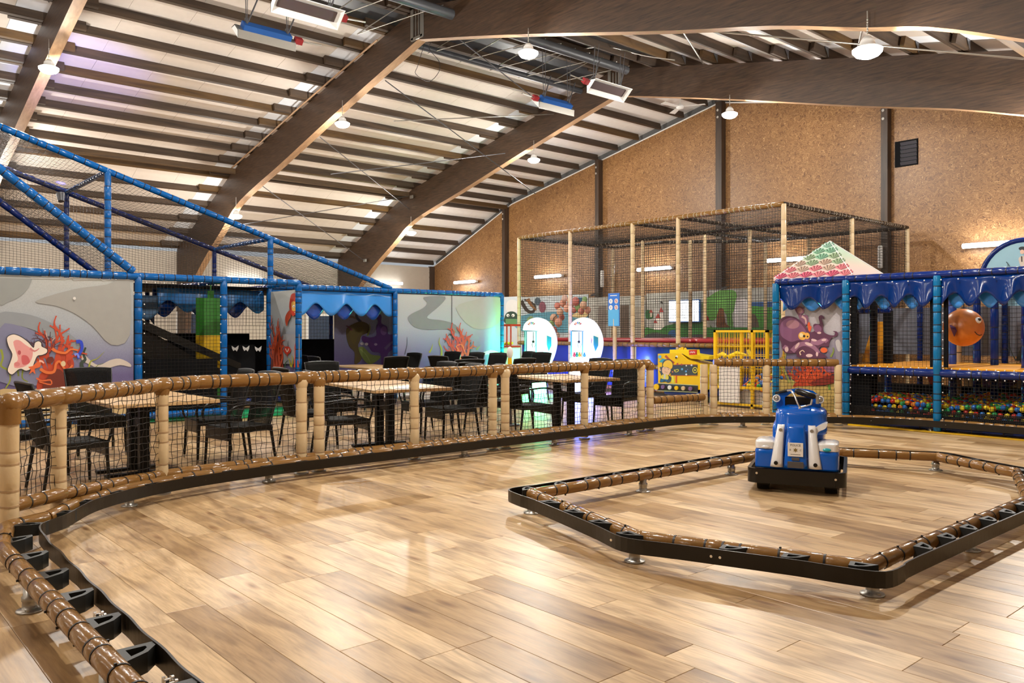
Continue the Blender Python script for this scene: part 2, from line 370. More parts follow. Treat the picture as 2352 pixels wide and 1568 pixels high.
# flat print on a banner: outlines are points measured on the photograph, carried onto the banner's own plane
def art(parent, plane, nrm, shapes, frame=(0, 0, 1), name='print', step=.0012):
    ox, oy, s = frame; mb = MB(); mats = []; nrm = Vv(nrm); step = min(step, .02/len(shapes))
    for k, (c, pts, sm) in enumerate(shapes):
        if sm: pts = smooth(pts, 3)
        m_ = col(srgb(c))
        if m_ not in mats: mats.append(m_)
        q = [plane(ox + x/s, oy + y/s) + nrm*(.003 + step*k) for x, y in pts]
        mb.flat(q, mats.index(m_))
    return mb.build(name, mats, parent)
def stroke(pts, w0, w1=0.0):
    """tapering ribbon outline along a centre line"""
    pts = smooth(pts, 3, False); L, R_ = [], []
    for i, p in enumerate(pts):
        q = pts[min(i+1, len(pts)-1)]; o = pts[max(i-1, 0)]; dx, dy = q[0]-o[0], q[1]-o[1]; l = sqrt(dx*dx+dy*dy) or 1
        w_ = (w0 + (w1-w0)*i/(len(pts)-1))/2; L.append((p[0]-dy/l*w_, p[1]+dx/l*w_)); R_.append((p[0]+dy/l*w_, p[1]-dx/l*w_))
    return L + R_[::-1]
def coral(x, y, h, w_, c, seed=1, wd=.09, dep=3):
    # a branching coral drawn as tapering strokes, rooted at (x, y)
    r = random.Random(seed); out = []
    def br(px_, py_, an, L, wi, d):
        ex, ey = px_ + L*sin(an)*w_/h*1.6, py_ - L*cos(an); mx, my = (px_+ex)/2 + r.uniform(-.12, .12)*L, (py_+ey)/2
        out.append((c, stroke([(px_, py_), (mx, my), (ex, ey)], wi, wi*.5), False)); out.append((c, ell(ex, ey, wi*.42, n=8), False))
        if d: 
            for k in range(3): br(px_ + (ex-px_)*(.45+.25*k), py_ + (ey-py_)*(.45+.25*k), an + r.uniform(.35, .9)*(1 if (k+d) % 2 else -1), L*r.uniform(.42, .62), wi*.62, d-1)
    for k in range(4): br(x + (k-1.5)*w_*.16, y, (k-1.5)*.26 + r.uniform(-.1, .1), h*(.62 if k in (1, 2) else .45), h*wd, dep-1)
    return out
# scalloped cloth valance hung between two points
def valance(name, m_, parent, p0, p1, h, ns, depth=.02, phase=0.0, folds=True, amp=.5):
    p0, p1 = Vv(p0), Vv(p1); d = p1-p0; nr = V((d.y, -d.x, 0)).normalized(); mb = MB(); nu = max(24, ns*14); nv = 6
    def fn(u, v):
        lo = h*(1 - amp*(.5 - .5*cos(2*pi*(u*ns + phase)))); fo = depth*sin(2*pi*(u*ns*1.0+phase*1.3) + .6*sin(u*9))*v if folds else 0
        return p0 + d*u + V((0, 0, -lo*v)) + nr*(fo + .006*sin(u*37)*v)
    mb.grid(fn, nu, nv); return mb.build(name, m_, parent, solid=.002)
# ---------------- the hall ----------------
X0 = -13.75; XL = -27.8; XR = 2.2; YB = -12.0; YW = 20.0      # ridge line, side walls, rear and end walls
def ztop(x):
    d = abs(x - X0); return 8.0 - .205*d if d < 9.1 else 6.134 - .41*(d - 9.1)
fl = MB(); fl.box(((XL+XR)/2, (YB+YW)/2, -.06), (XR-XL, YW-YB, .1)); floor = fl.build('floor', 'subfloor', None, 'structure')
# planks: rows along X, 0.205 m wide, 1.38 m long
known = {1: -2.87, 2: -4.25, 5: -2.21, 6: -2.84, 8: -1.47, 10: -1.47, 3: -3.60, 4: -2.05, 7: -3.3, 9: -2.4}
PL = 1.38; pls = []
for k in range(-67, 89):
    y0 = 1.785 + .205*k; y1 = y0 + .205
    if y1 > YW or y0 < YB: continue
    x = known.get(k, -3 + rnd.uniform(0, PL)); x -= PL*math.ceil((x - XL)/PL)
    while x < XR:
        xa, xb = max(x, XL), min(x + PL, XR)
        if xb - xa > .03: pls.append((xa, xb, y0, y1, (rnd.random(), rnd.random(), rnd.random(), 1)))
        x += PL
def area(p):
    q = [(p[0], p[2], 0), (p[1], p[2], 0), (p[1], p[3], 0), (p[0], p[3], 0)]
    if min(c[0]*FW.x + c[1]*FW.y for c in q) < .6: 
        return 0
    s = [proj(c) for c in q]; cx_ = sum(a[0] for a in s)/4; cy_ = sum(a[1] for a in s)/4
    if not (-60 < cx_ < 2412 and cy_ < 1640): return 0
    return abs(sum(s[i][0]*s[(i+1) % 4][1] - s[(i+1) % 4][0]*s[i][1] for i in range(4)))/2
pls.sort(key=area, reverse=True)
def plank_mb(p, mb):
    xa, xb, ya, yb, c = p; g, e = .0009, .0016
    vs = [(xa+g, ya+g, -.009), (xb-g, ya+g, -.009), (xb-g, yb-g, -.009), (xa+g, yb-g, -.009),
          (xa+g, ya+g, -.0012), (xb-g, ya+g, -.0012), (xb-g, yb-g, -.0012), (xa+g, yb-g, -.0012),
          (xa+g+e, ya+g+e, 0), (xb-g-e, ya+g+e, 0), (xb-g-e, yb-g-e, 0), (xa+g+e, yb-g-e, 0)]
    mb.add(vs, [(0,1,5,4),(1,2,6,5),(2,3,7,6),(3,0,4,7),(4,5,9,8),(5,6,10,9),(6,7,11,10),(7,4,8,11),(8,9,10,11)])
def tone_attr(o, cols):
    at = o.data.color_attributes.new('tone', 'FLOAT_COLOR', 'POINT')
    buf = []
    for c in cols: buf += list(c)*12
    at.data.foreach_set('color', buf)
for p in pls[:300]:
    mb = MB(); plank_mb(p, mb); o = mb.build('plank', 'oak_plank', floor); tone_attr(o, [p[4]])
mb = MB()
for p in pls[300:]: plank_mb(p, mb)
o = mb.build('plank_field', 'oak_plank', floor, 'stuff'); tone_attr(o, [p[4] for p in pls[300:]])

# end wall: boarded bays between dark posts
PXS = [-27.8 + 4.72*i for i in range(8)]
wb = MB(); wb.prism([(XL, YW+.12, -.05), (XR, YW+.12, -.05), (XR, YW+.12, ztop(XR)+.3), (X0+9.1, YW+.12, ztop(X0+9.1)+.3), (X0, YW+.12, 8.35), (X0-9.1, YW+.12, ztop(X0-9.1)+.3), (XL, YW+.12, ztop(XL)+.3)], (0, .1, 0))
wall_back = wb.build('wall_back', 'roof_skin', None, 'structure')
for i in range(7):
    a, b2 = PXS[i] + .0, min(PXS[i+1], XR)
    if b2 <= a: continue
    top = [x for x in (X0+9.1, X0, X0-9.1) if a < x < b2]
    mb = MB(); mb.prism([(a+.02, YW, 0), (b2-.02, YW, 0), (b2-.02, YW, ztop(b2-.02)-.03)] + [(x, YW, ztop(x)-.03) for x in top] + [(a+.02, YW, ztop(a+.02)-.03)], (0, .1, 0)); mb.build('wall_panel', 'strand_board', wall_back)
    # white trim along the raked edge
    mb = MB(); pts = [a+.02] + sorted(top) + [b2-.02]
    for q in range(len(pts)-1): mb.tube([(pts[q], YW-.01, ztop(pts[q])-.02), (pts[q+1], YW-.01, ztop(pts[q+1])-.02)], .022, 4)
    mb.build('edge_trim', 'white_paint', wall_back)
for i in range(0, 7):
    x = PXS[i]; mb = MB(); zt = ztop(x)-.02
    mb.box((x, YW-.1, zt/2), (.16 if i != 3 else .2, .22, zt)); po = mb.build('wall_post', 'post_wood', wall_back)
    mb = MB()
    for dz in (.25, .45): mb.cyl((x-.02, YW-.21, zt-dz), (x-.02, YW-.23, zt-dz), .035, n=10)
    mb.build('bolt', 'screw', po, kind='stuff')
mb = MB(); mb.box((XL-.06, (YB+YW)/2, 2.0), (.1, YW-YB, 4.1)); wall_left = mb.build('wall_left', 'wall_beige', None, 'structure')
mb = MB(); mb.box((XR+.06, (YB+YW)/2, 2.0), (.1, YW-YB, 4.1)); mb.build('wall_right', 'wall_beige', None, 'structure')
mb = MB(); mb.prism([(XL, YB-.1, -.05), (XR, YB-.1, -.05), (XR, YB-.1, ztop(XR)+.2), (X0+9.1, YB-.1, 6.4), (X0, YB-.1, 8.3), (X0-9.1, YB-.1, 6.4), (XL, YB-.1, ztop(XL)+.2)], (0, .1, 0)); mb.build('wall_front', 'wall_beige', None, 'structure')

# roof: skin, sheets, purlins, glulam arches
SEG = [(X0-14.15, X0-9.1), (X0-9.1, X0), (X0, X0+9.1), (X0+9.1, XR+.1)]
mb = MB()
for a, b2 in SEG: mb.prism([(a, YB, ztop(a)+.36), (b2, YB, ztop(b2)+.36), (b2, YB, ztop(b2)+.42), (a, YB, ztop(a)+.42)], (0, YW-YB+.2, 0))
ceiling = mb.build('ceiling', 'roof_skin', None, 'structure')
FR = [-8.4, -2.4, 3.6, 9.6, 15.6]
def sheet(a, b2, ya, yb, m_):
    mb = MB(); mb.prism([(a, ya, ztop(a)+.21), (b2, ya, ztop(b2)+.21), (b2, ya, ztop(b2)+.235), (a, ya, ztop(a)+.235)], (0, yb-ya-.006, 0)); return mb.build('roof_panel', m_, ceiling)
for a, b2 in SEG:
    y = YB
    while y < YW - .01:
        if y < -2.5: y2 = min(y + 4.75, -2.5)
        else:
            near = [f for f in FR if f >= y - .01]; nf = near[0] if near else YW + 9
            if abs(y - (nf - .55)) < .01: y2 = nf + .05
            elif y < nf - .55: y2 = min(y + 1.15, nf - .55)
            else: y2 = min(y + 1.15, YW)
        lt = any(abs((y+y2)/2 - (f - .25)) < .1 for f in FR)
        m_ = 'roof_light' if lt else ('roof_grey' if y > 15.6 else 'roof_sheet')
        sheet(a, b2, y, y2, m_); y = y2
for a in (X0-1.5, X0+.02):
    mb = MB(); mb.prism([(a, -2.4, ztop(a)+.20), (a+1.48, -2.4, ztop(a+1.48)+.20), (a+1.48, -2.4, ztop(a+1.48)+.246), (a, -2.4, ztop(a)+.246)], (0, 18.0, 0)); mb.build('ridge_sheet', 'ridge_dark', ceiling)
ds = [.35, 1.2] + [2.07 + .87*i for i in range(9)] + [9.75 + .84*i for i in range(6)]
for bi, (ya, yb) in enumerate(((-2.4, 3.6), (3.6, 9.6), (9.6, 15.6), (15.6, 19.95))):
    for sd in (-1, 1):
        for k, d in enumerate(ds):
            x = X0 + sd*(d + (.055 if bi % 2 else -.055)); 
            if x > XR: continue
            sl = (.205 if d < 9.1 else .41)*-sd; R = Matrix.Rotation(-math.atan(sl), 3, 'Y')
            y0 = ya - .65; y1 = min(yb + .65, 19.95)
            mb = MB(); mb.box((x, (y0+y1)/2, ztop(x)+.118), (.08, y1-y0, .175), M3=R)
            mb.build('purlin', 'purlin_amber' if (k*7 + bi*3) % 5 == 0 else 'purlin_wood', ceiling)
# tie beams at the knee
for sd in (-1, 1):
    for bi, (ya, yb) in enumerate(((-2.4, 3.6), (3.6, 9.6), (9.6, 15.6), (15.6, 19.95))):
        x = X0 + sd*9.25; mb = MB(); mb.box((x, (ya+yb)/2, ztop(x)-.07), (.14, yb-ya-.2, .15)); mb.build('knee_beam', 'purlin_amber', ceiling)
up = [(0, 8.0), (9.0, 6.15), (9.6, 5.93), (14.0, 4.12)]
lo = [(0, 7.33), (2, 6.86), (4, 6.36), (6.4, 5.74), (8.0, 5.36), (9.2, 5.0), (10.2, 4.42), (11.5, 3.7), (12.6, 2.95), (13.2, 2.2), (13.3, 0)]
loR = lo[:6] + [(9.95, 4.8), (10.8, 4.45), (11.6, 4.08), (12.4, 3.6), (13.1, 2.9), (13.45, 2.0), (13.55, 0)]
for f in FR:
    for sd in (-1, 1):
        ring = [(X0 + sd*(d+.0), z) for d, z in up] + [(X0 + sd*14.0, 0)] + [(X0 + sd*d, z) for d, z in smooth(lo if sd < 0 else loR, 3, False)[::-1]]
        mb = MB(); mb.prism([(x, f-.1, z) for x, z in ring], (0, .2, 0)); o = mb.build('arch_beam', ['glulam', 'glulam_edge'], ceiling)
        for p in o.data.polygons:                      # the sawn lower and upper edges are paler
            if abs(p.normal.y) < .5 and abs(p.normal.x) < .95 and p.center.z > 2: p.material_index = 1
    mb = MB()
    for s_ in (-1, 1):
        mb.box((X0 + s_*.17, f-.12, 7.66), (.09, .03, .62)); mb.box((X0+s_*.05, f-.115, 7.66), (.03, .02, .5))
    mb.box((X0, f-.12, 7.36), (.4, .03, .06)); mb.build('ridge_bracket', 'steel', ceiling)
# bracing rods and conduit
def rod(pts, r, m_, name='tie_rod', parent=None): mb = MB(); mb.tube(pts, r, 6); return mb.build(name, m_, parent or ceiling)
B_, C__ = 9.7, 15.5
rod([PY(885, 185, B_), PY(1230, 445, C__-.5)], .012, 'steel_dark'); rod([PY(735, 315, B_), PY(940, 480, C__)], .012, 'steel_dark')
rod([PY(600, 425, B_), PY(838, 600, C__)], .012, 'steel_dark'); rod([PY(1272, 262, C__), PY(905, 278, B_)], .012, 'steel')
rod([PY(940, 450, C__), PY(560, 515, B_)], .012, 'steel_dark'); rod([PY(1160, 352, C__), PY(760, 400, B_)], .012, 'steel_dark')
rod([PY(1560, 60, B_+.5), PY(1615, 146, C__-.2)], .016, 'steel'); rod([PY(1500, 60, B_+.3), PY(2352, 135, 12.5)], .014, 'steel')
rod([PY(1045, 82, B_), PY(1235, 232, 13.0)], .012, 'steel_dark'); rod([PY(1984, 55, B_+.4), PY(1966, 132, C__-.2)], .018, 'steel')
for px_, py_, F_ in ((540, 450, B_), (945, 452, C__), (838, 598, C__)): mb = MB(); mb.box(PY(px_, py_, F_-.1), (.16, .03, .10)); mb.build('rod_plate', 'steel', ceiling)
rod([PY(866, 92, 9.42), PY(700, 235, 9.42), PY(530, 388, 9.42)], .022, 'glulam_edge', 'conduit')
mb = MB()
for f in FR[1:]:
    for sd in (-1, 1):
        for k, d in enumerate(ds[2:]):
            x = X0 + sd*d
            if x < XR: mb.prism([(x+.12*sd, f-.13, ztop(x)), (x+.12*sd, f-.13, ztop(x)+.2), (x+.12*sd, f-.3, ztop(x)+.2)], (.006, 0, 0))
mb.build('purlin_shoe', 'steel_dark', ceiling, kind='stuff')
# ridge: lattice of thin struts and grey air ducts
mb = MB()
for y in [5.2 + .9*i for i in range(11)]:
    mb.cyl((X0-1.2, y, 7.6), (X0+.1, y+.45, 8.05), .012, n=5); mb.cyl((X0+1.2, y, 7.6), (X0-.1, y+.45, 8.05), .012, n=5); mb.cyl((X0-1.2, y, 7.6), (X0+1.2, y+.45, 7.6), .010, n=5)
mb.build('ridge_strut', 'steel', ceiling, kind='stuff')
mb = MB(); mb.cyl((X0+1.15, 8.0, 7.5), (X0+1.15, 14.6, 7.5), .10, n=14); mb.build('air_duct', 'ridge_dark', ceiling)
mb = MB(); mb.cyl((X0-1.0, 9.9, 7.62), (X0-1.0, 15.3, 7.62), .07, n=12); mb.build('air_duct', 'ridge_dark', ceiling)
# windows in the long left wall
for n_, (px_, py_) in enumerate(((441, 750), (733, 752))):
    c = PX(px_, py_, XL+.04); mb = MB(); mb.box(c, (.08, 1.05, 1.0)); wn = mb.build('window_%d' % (n_+1), 'white_paint', None, 'structure')
    mb = MB(); mb.box(c + V((.05, 0, 0)), (.02, .9, .86)); mb.build('pane', mat('pane_dark', (.03, .045, .08), .2), wn)

# ---------------- lamps ----------------
LX = [-4.45, -10.35, -16.7, -22.75]
def lamp_label(f, i):
    a = {3.6: 'nearest left arch', 9.6: 'middle arch', 15.6: 'far arch', -2.4: 'arch behind the viewer', -8.4: 'rear arch'}[f]
    b_ = ['low on its right side', 'high just right of the ridge', 'high just left of the ridge', 'low on its left side'][i]
    return 'round white high-bay lamp hanging from the %s, %s' % (a, b_)
for f in FR:
    for i, x in enumerate(LX):
        z = 6.18 if i in (1, 2) else 4.7; yy = f - .16
        if f in (3.6, 9.6, 15.6) and not (f == 15.6 and i == 0) and not (f == 3.6 and i in (0, 1, 3)):
            t = thing('high_bay_lamp', lamp_label(f, i), 'lamp', (x, yy, z), 'high-bay lamps under the arches')
            mb = MB(); mb.lathe([(0, .0), (.15, 0), (.14, .02), (.09, .05), (.08, .10), (.04, .15), (0, .15)], (x, yy, z), 20); mb.build('housing', 'white_paint', t)
            mb = MB(); mb.lathe([(.0, -.10), (.07, -.095), (.13, -.07), (.165, -.03), (.17, .0), (.15, .012), (0, .013)], (x, yy, z-.002), 20); mb.build('diffuser', 'lamp_glow', t)
            mb = MB(); d = abs(x-X0); zt = 7.33 - .245*d + .1; mb.cyl((x, yy, z+.18), (x, yy, zt), .007, n=5)
            for q in range(6): mb.ball((x, yy, z+.2+q*.03), .012, 6, 4)
            mb.build('chain', 'steel', t)
        l = bpy.data.lights.new('lamp_light', 'POINT'); l.energy = LAMP_W*(.35 if f < -3 else .45 if f < 0 else 1.25); l.color = (1, .955, .88); l.shadow_soft_size = .1
        lo_ = bpy.data.objects.new('lamp_light', l); C.objects.link(lo_); lo_.location = (x, yy, z-.16)
        lo_.visible_camera = False
for nm, p in (('leftmost, beside the first dark post', PY(1077, 648, YW)), ('second, behind the net cage', PY(1268, 635, YW)), ('third, above the white screen', PY(1512, 618, YW)), ('fourth, behind the shell roof', PY(1820, 597, YW)), ('rightmost and largest looking, near the round blue sign', PY(2290, 562, YW)), ('on the pale left wall past the far arch', PX(890, 650, XL)), ('on the pale left wall behind the climbing frame', PX(560, 640, XL))):
    onleft = p.x < XL + .1; t = thing('wall_light', 'white fluorescent wall light, ' + nm, 'light', p, 'fluorescent wall lights')
    dx, dy = (.06, .65) if onleft else (.65, .06); q = p + (V((.12, 0, 0)) if onleft else V((0, -.24, 0)))
    mb = MB(); mb.rbox(p + (V((.06, 0, 0)) if onleft else V((0, -.12, 0))), (dx*2, dy*2, .08) if not onleft else (.1, 1.3, .08), 0, .01); mb.build('housing', 'white_paint', t)
    mb = MB(); e = V((0, .62, 0)) if onleft else V((.62, 0, 0)); mb.cyl(q-e, q+e, .055, n=12); mb.build('tube', 'tube_glow', t)
    l = bpy.data.lights.new('tube_light', 'AREA'); l.shape = 'RECTANGLE'; l.size = 1.2; l.size_y = .1; l.energy = TUBE_W; l.color = (.92, .95, 1)
    lo_ = bpy.data.objects.new('tube_light', l); C.objects.link(lo_); lo_.location = q + (V((.09, 0, 0)) if onleft else V((0, -.09, 0)))
    lo_.rotation_euler = (pi/2, 0, pi/2) if onleft else (pi/2, 0, 0); lo_.visible_camera = False
    if onleft: lo_.rotation_euler = (0, -pi/2, 0); l.size, l.size_y = .1, 1.2
    l.shape = 'RECTANGLE'
# ---------------- the kart track: net fence, bumper barriers, island ----------------
def text_mesh(body, size, m_, parent, loc, xdir, up, ext=.001, name='lettering'):
    cu = bpy.data.curves.new('t', 'FONT'); cu.body = body; cu.size = size; cu.extrude = ext; cu.align_x = 'CENTER'; cu.align_y = 'CENTER'; cu.resolution_u = 2
    ob = bpy.data.objects.new('t', cu); me = bpy.data.meshes.new_from_object(ob); bpy.data.objects.remove(ob); bpy.data.curves.remove(cu)
    x = Vv(xdir).normalized(); u = Vv(up).normalized(); n = x.cross(u); org = ORG.get(parent.name, V((0,0,0)))
    for v in me.vertices: v.co = Vv(loc) - org + x*v.co.x + u*v.co.y + n*v.co.z
    me.materials.clear(); me.materials.append(M[m_]); me.name = name
    o = bpy.data.objects.new(name, me); C.objects.link(o); o.parent = parent; ORG[o.name] = org; return o
def post(t, x, y, z1, r=.054, m_='vinyl_beige', z0=.02, n=12, name='post', foot=True, seg=.13):
    mb, tb = MB(), MB(); pad(mb, tb, (x, y, z0), (x, y, z1), r, seg, n, tr=.93); o = mb.build(name, m_, t); tb.build('cable_tie', 'tie' if m_ != 'vinyl_beige' else 'vinyl_tan', o, 'stuff')
    if foot: mb = MB(); mb.cyl((x, y, 0), (x, y, .012), r*1.35, n=16); mb.build('foot_plate', 'steel', t)
    return o
def rail(t, p0, p1, r=.06, m_='vinyl_brown', name='rail', tie='tie', seg=.11, n=12, tail=False):
    mb, tb = MB(), MB(); pad(mb, tb, p0, p1, r, seg, n, tail=tail); o = mb.build(name, m_, t); tb.build('cable_tie', tie, o, 'stuff'); return o
def ribbon(pts, h0, h1, th):
    """upright strip following a path"""
    mb = MB(); n = len(pts); vs = []
    for i, p in enumerate(pts):
        q, o_ = pts[min(i+1, n-1)], pts[max(i-1, 0)]; d = V((q[0]-o_[0], q[1]-o_[1], 0)).normalized(); s = V((d.y, -d.x, 0))*th/2
        for a, z in ((1, h0), (-1, h0), (-1, h1), (1, h1)): vs.append((p[0]+s.x*a, p[1]+s.y*a, z))
    fs = [(i*4+k, i*4+(k+1) % 4, i*4+4+(k+1) % 4, i*4+4+k) for i in range(n-1) for k in range(4)]
    mb.add(vs, fs + [(3, 2, 1, 0), (n*4-4, n*4-3, n*4-2, n*4-1)]); return mb
def resample(pts, st):
    out = [V((*pts[0][:2], 0))]; acc = 0; prev = out[0]
    for p in pts[1:]:
        p = V((*p[:2], 0))
        while (p-prev).length + acc >= st: prev = prev + (p-prev).normalized()*(st-acc); acc = 0; out.append(prev.copy())
        acc += (p-prev).length; prev = p
    return out
def spacers(t, tube_pts, off, z0, z1, every=.27, w=.13):
    """hollow wedge blocks between tube and strip; off(p, d) is the outward vector"""
    pts = resample(tube_pts, every)
    for i in range(len(pts)-1):
        p = pts[i]; d = (pts[i+1]-pts[max(i-1, 0)]).normalized(); o_ = off(p, d); L = o_.length; o_ = o_.normalized()
        rot = rnd.uniform(-.12, .12); d2 = (d + o_*rot).normalized()
        base = p + o_*.03; tip = p + o_*(L-.006)
        out = [base + d2*w*.5, tip + d2*w*.5, tip + d2*w*.22, tip - o_*L*.25 - d2*w*.15, base - d2*w*.5]
        cc = sum(out, V((0,0,0)))/5; inn = [cc + (q-cc)*.5 for q in out]; mb = MB(); vs = []
        for z in (z0, z1):
            vs += [V((q.x, q.y, z)) for q in out] + [V((q.x, q.y, z)) for q in inn]
        fs = []
        for k in range(5):
            j = (k+1) % 5; fs += [(k, j, 10+j, 10+k), (5+j, 5+k, 15+k, 15+j), (10+k, 10+j, 15+j, 15+k), (j, k, 5+k, 5+j)]
        mb.add(vs, fs); mb.build('spacer', 'wedge_black', t)
def foot(t, x, y, h=.11):
    mb = MB(); mb.lathe([(0, 0), (.062, 0), (.064, .005), (.060, .010), (.036, .012), (.034, .05), (.038, .055), (.038, .075), (.030, .08), (.030, h), (0, h)], (x, y, 0), 16)
    mb.box((x+.045, y-.02, .015), (.02, .012, .012), .4); mb.build('foot', 'steel', t)
def screws(pts, o_, t, r=.007):
    mb = MB()
    for p in pts: p = Vv(p); mb.cyl(p, p + Vv(o_)*.004, r, n=8)
    mb.build('screw', 'screw', t, 'stuff')

# net fence along the tables
t = thing('net_fence', 'long net fence with brown padded rail and beige posts between track and tables', 'fence', (-7.38, 5, 0))
FX = -7.38; ZR = .94
tops = [(-6.1, 1.03), (-6.42, 1.38), (-7.22, 2.3), (FX, 2.7), (FX, 3.8), (FX, 5.05), (FX, 6.3), (FX, 7.7), (FX, 9.03)]
for i in range(len(tops)-1): rail(t, (*tops[i], ZR), (*tops[i+1], ZR), .062, name='top_rail', seg=.12)
mb = MB(); mb.ball((-6.1, 1.03, .93), .075, 14, 10, sc3=(1, 1, .95)); mb.cyl((-6.1, 1.03, .80), (-6.1, 1.03, .93), .068, n=14); mb.build('corner_cap', 'vinyl_brown', t)
PP = [(-6.1, 1.03), (-6.5, 1.40), (-7.26, 2.36), (FX, 3.72), (FX+.02, 3.90), (FX, 5.05), (FX, 6.16), (FX+.02, 6.34), (FX, 7.72), (FX, 8.86), (FX+.02, 9.03)]
for i, (x, y) in enumerate(PP): post(t, x, y, ZR-.05, .058 if i == 0 else .053)
for i, (x, y) in enumerate(PP[1:]):
    mb = MB(); mb.lathe([(.055, -.07), (.068, -.02), (.06, .02), (.02, .05), (0, .05)], (x, y, ZR-.02), 10); mb.build('post_cuff', 'vinyl_brown' if i % 2 else 'vinyl_beige', t)
bots = [(-6.1, 1.03, .27), (-6.5, 1.43, .24), (-7.26, 2.36, .16), (FX, 2.9, .15), (FX, 9.03, .15)]
for i in range(len(bots)-1): rail(t, bots[i], bots[i+1], .048, name='bottom_rail', seg=.13)
mb = MB()
nn = [(-6.1, 1.03, .3), (-6.5, 1.41, .28), (-7.26, 2.36, .19), (FX, 2.7, .18), (FX, 3.8, .18), (FX, 5.05, .18), (FX, 6.3, .18), (FX, 7.7, .18), (FX, 9.0, .18)]
for i in range(len(nn)-1):
    a, b_ = nn[i], nn[i+1]; net(mb, a, b_, (b_[0], b_[1], ZR-.05), (a[0], a[1], ZR-.05), .054, .0029, .009)
mb.build('netting', 'net_brown', t, 'stuff')
# low gate and far corner fence
t = thing('low_gate', 'low net gate with brown padded top bar at the far fence opening', 'gate', (-7.3, 9.6, 0))
rail(t, (-7.36, 9.1, .42), (-7.24, 10.12, .42), .055, name='top_bar'); rail(t, (-7.33, 9.1, .13), (-7.22, 10.12, .13), .045, name='bottom_bar')
mb = MB(); net(mb, (-7.36, 9.1, .16), (-7.24, 10.12, .16), (-7.24, 10.12, .38), (-7.36, 9.1, .38), .05, .0032, .006); mb.build('netting', 'net_brown', t, 'stuff')
t = thing('net_fence', 'short net fence with beige posts beside the yellow machines, in the far corner', 'fence', (-6.6, 11, 0))
a, b_ = (-7.2, 10.32), (-5.92, 11.62)
rail(t, (*a, .93), (*b_, .93), .055, name='top_rail'); rail(t, (*a, .14), (*b_, .14), .045, name='bottom_rail')
for x, y in (a, (-7.3, 10.22), (-6.66, 10.88), b_): post(t, x, y, .9, .055)
for s in (0, 1):
    p, q = ((-7.2, 10.32), (-6.66, 10.88)) if s == 0 else ((-6.66, 10.88), (-5.92, 11.62))
    mb = MB(); net(mb, (*p, .17), (*q, .17), (*q, .89), (*p, .89), .052, .0032, .006); mb.build('netting', 'net_brown', t, 'stuff')

# outer bumper barrier
t = thing('bumper_barrier', 'outer bumper barrier of brown tube, wedge spacers and black strip round the track', 'barrier', (-4, .95, 0))
near = [(1.2, .875), (-5.45, .90), (-6.0, 1.1)]
stripP = [(1.2, 1.06), (-3, 1.06), (-5.1, 1.10), (-5.6, 1.12), (-5.86, 1.16), (-5.98, 1.26), (-6.08, 1.36), (-6.48, 1.64), (-6.74, 2.0), (-6.9, 2.4), (-7.0, 2.9), (-7.06, 3.6), (-7.08, 5), (-7.08, 8), (-7.07, 9.2), (-6.9, 9.8), (-6.5, 10.35), (-5.9, 10.95), (-5.4, 11.4), (-4.7, 11.66), (-3, 11.7), (1.6, 11.7)]
tubeP = []
for i in range(6, len(stripP)):
    a, b_ = stripP[i-1], stripP[min(i+1, len(stripP)-1)]; d = V((b_[0]-a[0], b_[1]-a[1], 0)).normalized(); tubeP.append((stripP[i][0]-d.y*.13, stripP[i][1]+d.x*.13))
tubeP = [(-6.02, 1.02)] + [(2*stripP[6+i][0]-x, 2*stripP[6+i][1]-y) if (x-stripP[6+i][0])*(-1) + (y-stripP[6+i][1])*(.2 if i < 10 else 1.2) < 0 else (x, y) for i, (x, y) in enumerate(tubeP)]
near[-1] = (-6.02, 1.0); near[1] = (-5.45, .885)
allp = near + tubeP[1:]
for i in range(len(allp)-1): rail(t, (*allp[i], .15), (*allp[i+1], .15), .046 if i < 2 else .045, name='tube', seg=.17, n=16 if i < 2 else 12, tail=i < 2)
stripP = [(1.2, 1.06), (-3, 1.06), (-5.1, 1.10), (-5.6, 1.12), (-5.86, 1.16), (-5.98, 1.26), (-6.08, 1.36), (-6.48, 1.64), (-6.74, 2.0), (-6.9, 2.4), (-7.0, 2.9), (-7.06, 3.6), (-7.08, 5), (-7.08, 8), (-7.07, 9.2), (-6.9, 9.8), (-6.5, 10.35), (-5.9, 10.95), (-5.4, 11.4), (-4.7, 11.66), (-3, 11.7), (1.6, 11.7)]
sp = smooth([(x, y) for x, y in stripP], 5, False); sp = [(x, y) for x, y in sp]
dens = [tuple(p[:2]) for p in resample([(p[0], p[1]) for p in sp], .05)]
dens = [(x, y + (.004*cos((x+.12)*2*pi/.45) if y < 1.13 and x > -5.6 else 0)) for x, y in dens]
ribbon(dens, .085, .175, .010).build('strip', 'strip_black', t)
spacers(t, [(1.2, .875), (-6.0, .885)], lambda p, d: V((0, .183, 0)), .09, .17, .45, .15)
def offs(p, d):
    q = min(dens, key=lambda s_: (s_[0]-p.x)**2 + (s_[1]-p.y)**2); return V((q[0]-p.x, q[1]-p.y, 0))
spacers(t, tubeP, offs, .095, .168, .37, .12)
for x in (-.6, -1.9, -3.3, -4.66): foot(t, x, .875, .12)
for x, y in ((-6.93, 2.0), (-7.2, 3.3), (-7.2, 5.6), (-7.2, 7.0), (-7.2, 8.4), (-6.75, 10.4), (-4.69, 11.84), (-2.6, 11.85)): foot(t, x, y, .12)
scr = [(x, 1.058) for x in ()]
screws([V((*dens[i], .13)) for i in range(8, len(dens), 19) if dens[i][1] > 2] , (1, 0, 0), t)
mb = MB()
for x in (-3.93, -3.97, -3.02, -3.06): mb.cyl((x, 1.03, .13), (x, 1.0, .13), .008, n=6); mb.cyl((x, 1.035, .13), (x, 1.025, .13), .016, n=6); mb.box((x, 1.0, .13), (.006, .012, .034)); 
